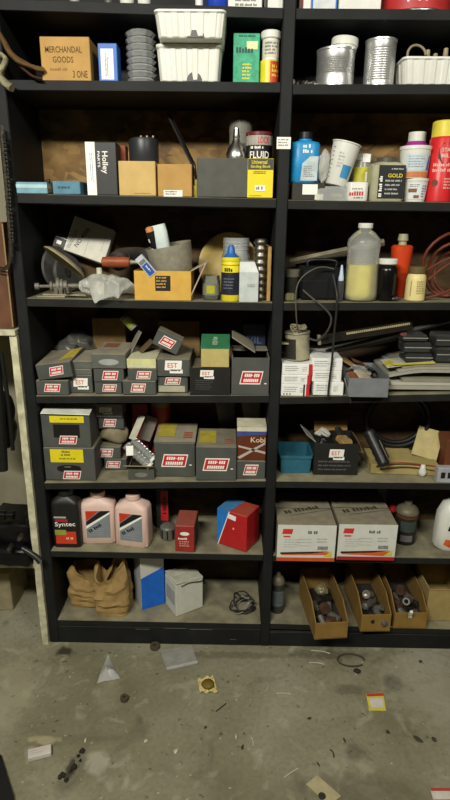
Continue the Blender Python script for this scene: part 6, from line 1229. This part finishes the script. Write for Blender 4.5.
# ================================================================== BENCH CONTENTS ON THE LEFT
# hanging chain
CHN = mat('oily_chain', '6a665a', .3, .8, var=.3)
t = thing('chain', 'oily black roller chain hanging against the left upright above the brown box', 'chain', ray(5, 130, -.03))
org = Vector(t.location); path = smoothpath([ray(1.5, 126, -.03), ray(4, 160, -.03), ray(7, 200, -.03), ray(10, 240, -.03), ray(10, 258, -.03), ray(6, 268, -.03), ray(-4, 268, -.03)], 12)
L_ = 0; nx = 0; k = 0; prev = path[0]
for a, b_ in zip(path, path[1:]):
    L_ += (b_-a).length
    if L_ >= nx:
        tq = (b_-a).to_track_quat('Z', 'Y'); 
        for s in ((-1, 1) if k % 2 else (-1.6, 1.6)):
            bm = ngon([(.0045*math.cos(q)+0, .0085*math.sin(q)) for q in [2*math.pi*i/8 for i in range(8)]], .0016, c=(0, s*.0035, 0)); bmesh.ops.rotate(bm, verts=bm.verts, matrix=Matrix.Rotation(.9, 3, 'Z')); bmesh.ops.rotate(bm, verts=bm.verts, matrix=tq.to_matrix()); bmesh.ops.translate(bm, verts=bm.verts, vec=b_-org)
            if k < 48: obj('link', bm, CHN, t)
        k += 1; nx += .0115
P = [ray(4.5, 134, -.034), ray(8, 170, -.034), ray(11, 210, -.034), ray(13.5, 245, -.034)]
t2 = tube(P, lambda f: .0055+.0012*math.sin(f*190), 8, sm=60); solo('chain', 'second dark chain strand hanging right beside the roller chain', 'chain', t2, mat('dark_chain', '2c2a26', .35, .7, var=.4, scale=80), (0, 0, 0), smooth=True)
o = F(-30, 11.5, 222, 326, y=.0, on=ztop); hh = ray(6, 222, .0).z-ztop; c = carton('wooden_box', 'brown scuffed box standing on the bench top below the chain', 'box', o, .3, mat('brown_scuffed_card', '5f3d26', .7, var=.3, scale=12), h=hh, w=.16); c.t.location = (XC-.012-.08, .15, ztop+.0005); prt(c.t, 'pale_edge', [rect(.16*.47, .16*.5, hh*.02, hh*.98)], mat('worn_edge', '8a7350', .8), ('f', c.d)); prt(c.t, 'scratches', tilt([rect(-.02+.01*i, .03+.01*i, hh*.4+.03*i, hh*.4+.002+.03*i) for i in range(4)], 25, (.03, hh*.5)), mat('pale_scratch', '8d6c4c', .8), ('f', c.d))
# black parts on the lower bench shelf
zl = zsh
def lump(label, px, y, w_, d, h, seed, m, name='engine_part'):
    p = ray(px, 560, y); bm = box(w_, d, h, (0, 0, h/2), .01); bmesh.ops.subdivide_edges(bm, edges=bm.edges, cuts=3, use_grid_fill=True); crumple(bm, .008, 22, seed)
    lo = min(v.co.z for v in bm.verts)
    for v in bm.verts: v.co.z -= lo-.0005
    x = min(p.x, XC-.03-w_/2-.01); return solo(name, label, 'machine part', bm, m, (x, y+d/2, zl), smooth=True)
OILY = mat('oily_black_metal', '121214', .28, .3, var=.4, scale=25)
lump('big oily black casting filling the lower bench shelf', 12, .03, .2, .2, .16, 2, OILY)
lump('flat oily black plate in front on the lower bench shelf', 14, -.02, .17, .06, .075, 6, OILY, 'engine_plate')
for i, (a, b_, yy) in enumerate(((6, 515, .0), (30, 520, .02), (20, 538, -.03), (10, 548, -.035))):
    p = ray(a, b_, yy); t = thing('engine_casting_piece', ['fat black cylinder on top of the oily casting, nearest the frame edge', 'ridged black cylinder on top of the casting near the plywood edge', 'grey steel stub at the front of the oily black plate', 'shiny nut low on the front of the oily black plate'][i], 'machine part', p, (90 if i > 1 else 0, 90 if i == 0 else 0, 0)); obj('body', lathe([(.012, -.03), (.018, -.026), (.018, 0), (.012, .002), (.012, .02), (.017, .022), (.017, .032), (.009, .034)] if i < 2 else [(.004, -.02), (.01, -.02), (.01, .01), (.006, .016)], 14 if i != 3 else 6), [OILY, OILY, STEEL, STEEL][i], t, True, 35)
solo('pry_handle', 'black lever handle pointing at the plywood edge from the lower bench shelf', 'lever', tube([ray(22, 548, -.03), ray(29, 552, -.035), ray(36, 557, -.04), ray(41, 562, -.045)], lambda f: .009+.005*f, 12, sm=3), mat('greasy_handle', '2e2e2c', .35, .3), (0, 0, 0), smooth=True)
x = XC-.13; solo('storage_bin', 'beige box standing on the floor under the left bench', 'box', box(.2, .2, .2, None, .004), mat('beige_box', '8f8565', .8, var=.15), (ray(2, 590, .2).x-.06, .3, .001))
for i, (a, b_, c_, dd, lb) in enumerate(((1, 352, 13, 450, 'dark pipe leaning inside the open upper half of the left bench'), (-6, 350, 3, 470, 'black hose hanging inside the left bench behind the dark pipe'))):
    solo('pipe', lb, 'pipe', tube([ray(a, b_, .05), (ray(a, b_, .05)+ray(c_, dd, .05))/2+Vector((.004, 0, 0)), ray(c_, dd, .05)], .008+.012*i, 10, sm=4), mat('dark_pipe', '20211f', .4, .3), (0, 0, 0), smooth=True)
bm = bag(.14, .14, .26, 23, 4, .2); solo('black_sack', 'black crumpled sack hanging in the left bench above the oily parts', 'bag', bm, mat('black_sack', '101011', .35), (ray(-2, 455, .1).x-.01, .16, ray(-2, 455, .1).z), smooth=True)

# ================================================================== THINGS ON THE FLOOR
def fl(px, py): return rayz(px, py, 0)
p = fl(107, 672); bm = bmesh.new()
n = 9; rr = [[None]*n for _ in range(n)]; A_, B_, C_ = fl(97, 684), fl(120, 679), fl(108, 655)
V_ = []
for i in range(n):
    row = []
    for j in range(n-i):
        a, b_ = i/(n-1), j/(n-1); c_ = 1-a-b_; q = A_*c_+B_*b_+C_*a; e = min(a, b_, c_)
        z = .002+.022*min(1, e*4)*(.8+1.2*noise.noise(q*35)) + .012*abs(noise.noise(q*55)); row.append(bm.verts.new((q.x, q.y, max(z, .0015))))
    V_.append(row)
for i in range(n-1):
    for j in range(n-1-i):
        bm.faces.new((V_[i][j], V_[i][j+1], V_[i+1][j]))
        if j < n-2-i: bm.faces.new((V_[i][j+1], V_[i+1][j+1], V_[i+1][j]))
solo('plastic_bag', 'crumpled triangular clear plastic bag lying on the concrete floor', 'bag', bm, film('floor_film', 'd5d7d4', .5, .3, .25), (0, 0, 0), smooth=True)
def slab(name, label, cat, cs, th, m, smooth=False, wav=0):
    P_ = [fl(*c) for c in cs]; bm = bmesh.new(); n = 8; g = []
    for z0 in (0, th):
        gr = [[bm.verts.new((P_[0].lerp(P_[1], i/n)).lerp(P_[3].lerp(P_[2], i/n), j/n)+Vector((0, 0, .0012+z0+wav*(.5+.5*math.sin(i*1.7+j*2.3))))) for j in range(n+1)] for i in range(n+1)]; g.append(gr)
    for i in range(n):
        for j in range(n):
            for q in (0, 1): bm.faces.new((g[q][i][j], g[q][i+1][j], g[q][i+1][j+1], g[q][i][j+1]))
    per = [(i, 0) for i in range(n)]+[(n, j) for j in range(n)]+[(i, n) for i in range(n, 0, -1)]+[(0, j) for j in range(n, 0, -1)]
    for a, b_ in zip(per, per[1:]+per[:1]): bm.faces.new((g[0][a[0]][a[1]], g[0][b_[0]][b_[1]], g[1][b_[0]][b_[1]], g[1][a[0]][a[1]]))
    return solo(name, label, cat, bm, m, (0, 0, 0), smooth=smooth), P_
o_, P_ = slab('plastic_sleeve', 'flat clear plastic sleeve lying on the floor beside the kickboard', 'packaging', ((167, 672), (198, 665), (192, 646), (160, 651)), .003, mat('milky_sleeve', '8f8f86', .25, var=.1), wav=.0008)
o2, _ = slab('edge_fold', 'x', 'x', ((167, 672), (198, 665), (197.4, 662.5), (166, 669.5)), .002, mat('sleeve_fold', 'aaa9a2', .3)); del o2['label'], o2['category']; o2.parent = o_; o2.location.z += .0075
t, _ = slab('paper_scrap', 'torn pale yellow paper scrap with an oil stain on the floor', 'paper', ((200, 694), (218, 694), (213, 677), (197, 681)), .002, mat('yellowish_paper', 'c0b075', .8, var=.2, scale=40), wav=.012); bm = lathe([(.001, .012), (.02, .01), (.026, .002), (.02, 0)], 12); crumple(bm, .005, 60, 1); q = fl(208, 687); o2 = obj('stained_crumple', xform(bm, (q.x, q.y, .012)), mat('oily_yellow', '6e5a22', .6), t, True)
for i, (a, b_, r, lb) in enumerate(((155, 648, .02, 'dark rubber ring nut on the floor at the foot of the kickboard'), (124.5, 700, .015, 'small dark nut on the floor below the triangular plastic bag'))):
    q = fl(a, b_); bm = bmesh.new(); rr_ = [[(k_*r*math.cos(2*math.pi*j/18), k_*r*math.sin(2*math.pi*j/18), z) for j in range(18)] for k_, z in ((.45, 0), (1, 0), (1.05, .008), (1, .016), (.45, .016))]; rings(bm, rr_, cyc=True); solo('ring_nut', lb, 'hardware', bm, mat('dark_rubber_nut', '4a4234', .6), (q.x, q.y, .0005), smooth=True)
q = fl(40, 755); t = thing('small_carton', 'tiny white carton lying on the floor near the left edge', 'box', (q.x, q.y, .0005), (0, 0, 18)); obj('carton', box(.075, .035, .018, None, .002), mat('pinkish_white', 'c4bdb5', .6), t); prt(t, 'lettering', lines(-.028, .02, -.012, .008, 2, seed=4, fill=.3), mat('pale_pink_ink', 'b09a90'), ('t', .018))
rnd = random.Random(77)
for i, (a, b_) in enumerate(((82, 752), (78, 757), (80, 762), (74, 768), (71, 772), (60, 778), (66, 781), (63, 776))):
    q = fl(a, b_); bm = bmesh.new(); bmesh.ops.create_icosphere(bm, subdivisions=2, radius=rnd.uniform(.004, .011)); crumple(bm, .004, 90, i)
    solo('grit_clump', ['topmost dark grit clump of the trail near the pale scuff', 'second dark grit clump of the trail', 'dark grit clump in the upper middle of the trail', 'largest dark grit clump in the middle of the trail', 'dark grit clump right below the largest one', 'leftmost dark grit clump of the trail', 'lowest dark grit clump of the trail', 'dark grit clump between the leftmost and lowest ones'][i], 'debris', bm, mat('dark_dirt', '2a2419', .9), (q.x, q.y, .005), group='trail of dark grit', smooth=True)
t, _ = slab('sticker', 'small red, yellow and white sticker lying on the floor at right', 'sticker', ((369, 711), (386, 711), (383, 693), (366, 694)), .0012, mat('sticker_yellow', 'cfc04a', .6))
for nm, cs, m in (('white_panel', ((371, 708), (383.5, 708), (382, 698.5), (369.5, 699)), mat('sticker_white', 'c9c6c0', .6)), ('red_band', ((367, 697), (383.5, 696.5), (383, 693.4), (366.2, 694.2)), mat('sticker_red', 'b8432a', .6))):
    o2, _ = slab(nm, 'x', 'x', cs, .0005, m); del o2['label'], o2['category']; o2.parent = t; o2.location.z = .0014
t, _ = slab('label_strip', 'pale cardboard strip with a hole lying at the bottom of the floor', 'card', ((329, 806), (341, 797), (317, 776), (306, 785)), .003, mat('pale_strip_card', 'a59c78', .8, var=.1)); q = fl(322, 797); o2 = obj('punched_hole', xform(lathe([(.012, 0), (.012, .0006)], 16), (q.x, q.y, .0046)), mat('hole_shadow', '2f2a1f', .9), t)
t, _ = slab('label_strip', 'white and red card at the bottom right corner of the floor', 'card', ((433, 800), (458, 800), (454, 789), (430, 789)), .003, mat('white_strip', 'c4bfb2', .7)); o2, _ = slab('red_band', 'x', 'x', ((431, 792), (456, 792), (454.5, 789), (430, 789)), .0006, mat('strip_red', 'a8403a', .6)); del o2['label'], o2['category']; o2.parent = t; o2.location.z = .0034
q = fl(351, 661); bm = tube([(.055*math.cos(a), .035*math.sin(a), .004+.001*math.sin(3*a)) for a in [2*math.pi*i/26 for i in range(24)]], .0035, 8); solo('rubber_ring', 'dark oval rubber belt lying on the floor beneath the bins', 'ring', bm, mat('old_rubber', '3e392c', .8), (q.x, q.y, .001), smooth=True)
q = fl(357, 672); bm = bag(.03, .025, .012, 33, 3, .25); solo('grit_clump', 'dark dirt lump on the floor right of the rubber belt', 'debris', bm, mat('dark_dirt', ''), (q.x, q.y, .0005), smooth=True)
WS = ((311, 651, 330, 654), (309, 663, 324, 665), (276, 694, 291, 695), (268, 684, 266, 692), (284, 778, 298, 769), (330, 750, 334, 758), (251, 738, 253, 747), (216, 712, 226, 704))
LBW = ['bright thin wire on the floor at the kickboard under the leftmost bin', 'second bright thin wire on the floor below the first', 'short bright wire on the floor below the middle upright', 'tiny upright lying wire left of the short bright wire', 'thin nail lying left of the pale cardboard strip', 'dark short nail on the floor above the pale cardboard strip', 'small nail on the floor in the middle foreground', 'rusty short rod on the floor under the yellow paper scrap']
for i, (a, b_, c_, dd) in enumerate(WS):
    A, B = fl(a, b_), fl(c_, dd); up = Vector((0, 0, .003)); solo('nail' if i > 3 else 'wire_scrap', LBW[i], 'debris', tube([A+up, (A+B)/2+up+Vector((.004, .003, .001)), B+up], .0018, 6, sm=3), mat('bright_wire', 'b9b6a6', .5) if i not in (5, 7) else DSTEEL, (0, 0, 0), smooth=True)
CH_ = [(86, 741, 'pale flake on the floor left of the grit trail'), (146, 742, 'white crumb right of the pale scuff'), (236, 738, 'pale wadded crumb on the floor in the left foreground'), (176, 752, 'tiny pale paper chip on the floor right of the pale scuff'), (318, 765, 'dull chip on the floor above the pale cardboard strip'), (205, 728, 'small dark chip on the floor under the rusty rod'), (243, 748, 'small brown chip beside the middle nail'), (388, 733, 'dark pebble on the floor right of the sticker'), (418, 740, 'dark speck on the floor at the right side'), (434, 740, 'brown scrap on the floor at far right'), (345, 741, 'dark small chip near the foreground centre right'), (396, 668, 'light crumb on the floor under the plug bin'), (420, 662, 'dark crumb on the floor at the kickboard on the right'), (310, 719, 'dark shaving on the floor left of the sticker')]
for i, (a, b_, lb) in enumerate(CH_):
    q = fl(a, b_); bm = bmesh.new(); bmesh.ops.create_icosphere(bm, subdivisions=2, radius=rnd.uniform(.004, .008)); crumple(bm, .004, 80, i+20)
    el = rnd.uniform(1.0, 2.4); an = rnd.uniform(0, 3.1)
    for v in bm.verts: v.co.z *= .5; v.co.x *= el
    bmesh.ops.rotate(bm, verts=bm.verts, matrix=Matrix.Rotation(an, 3, 'Z'))
    solo('debris_chip', lb, 'debris', bm, mat('pale_chip', 'b9b396', .8) if lb.split()[0] in ('pale', 'white', 'light', 'tiny') else mat('dark_chip', '3a352a', .8), (q.x, q.y, .004), smooth=True)
A, B, C_ = fl(-14, 752), fl(2, 760), fl(14, 806); bm = bmesh.new()
P_ = [fl(-40, 745), fl(1, 757), fl(14, 800), fl(16, 812), fl(-40, 812)]; rings(bm, [[(v.x, v.y, .0006) for v in P_], [(v.x, v.y, .018) for v in P_]]); bmesh.ops.bevel(bm, geom=list(bm.edges), offset=.004, segments=2, affect='EDGES')
solo('rubber_mat', 'black rubber mat corner at the bottom left of the floor', 'mat', bm, mat('jet_rubber', '0c0c0c', .7), (0, 0, 0))
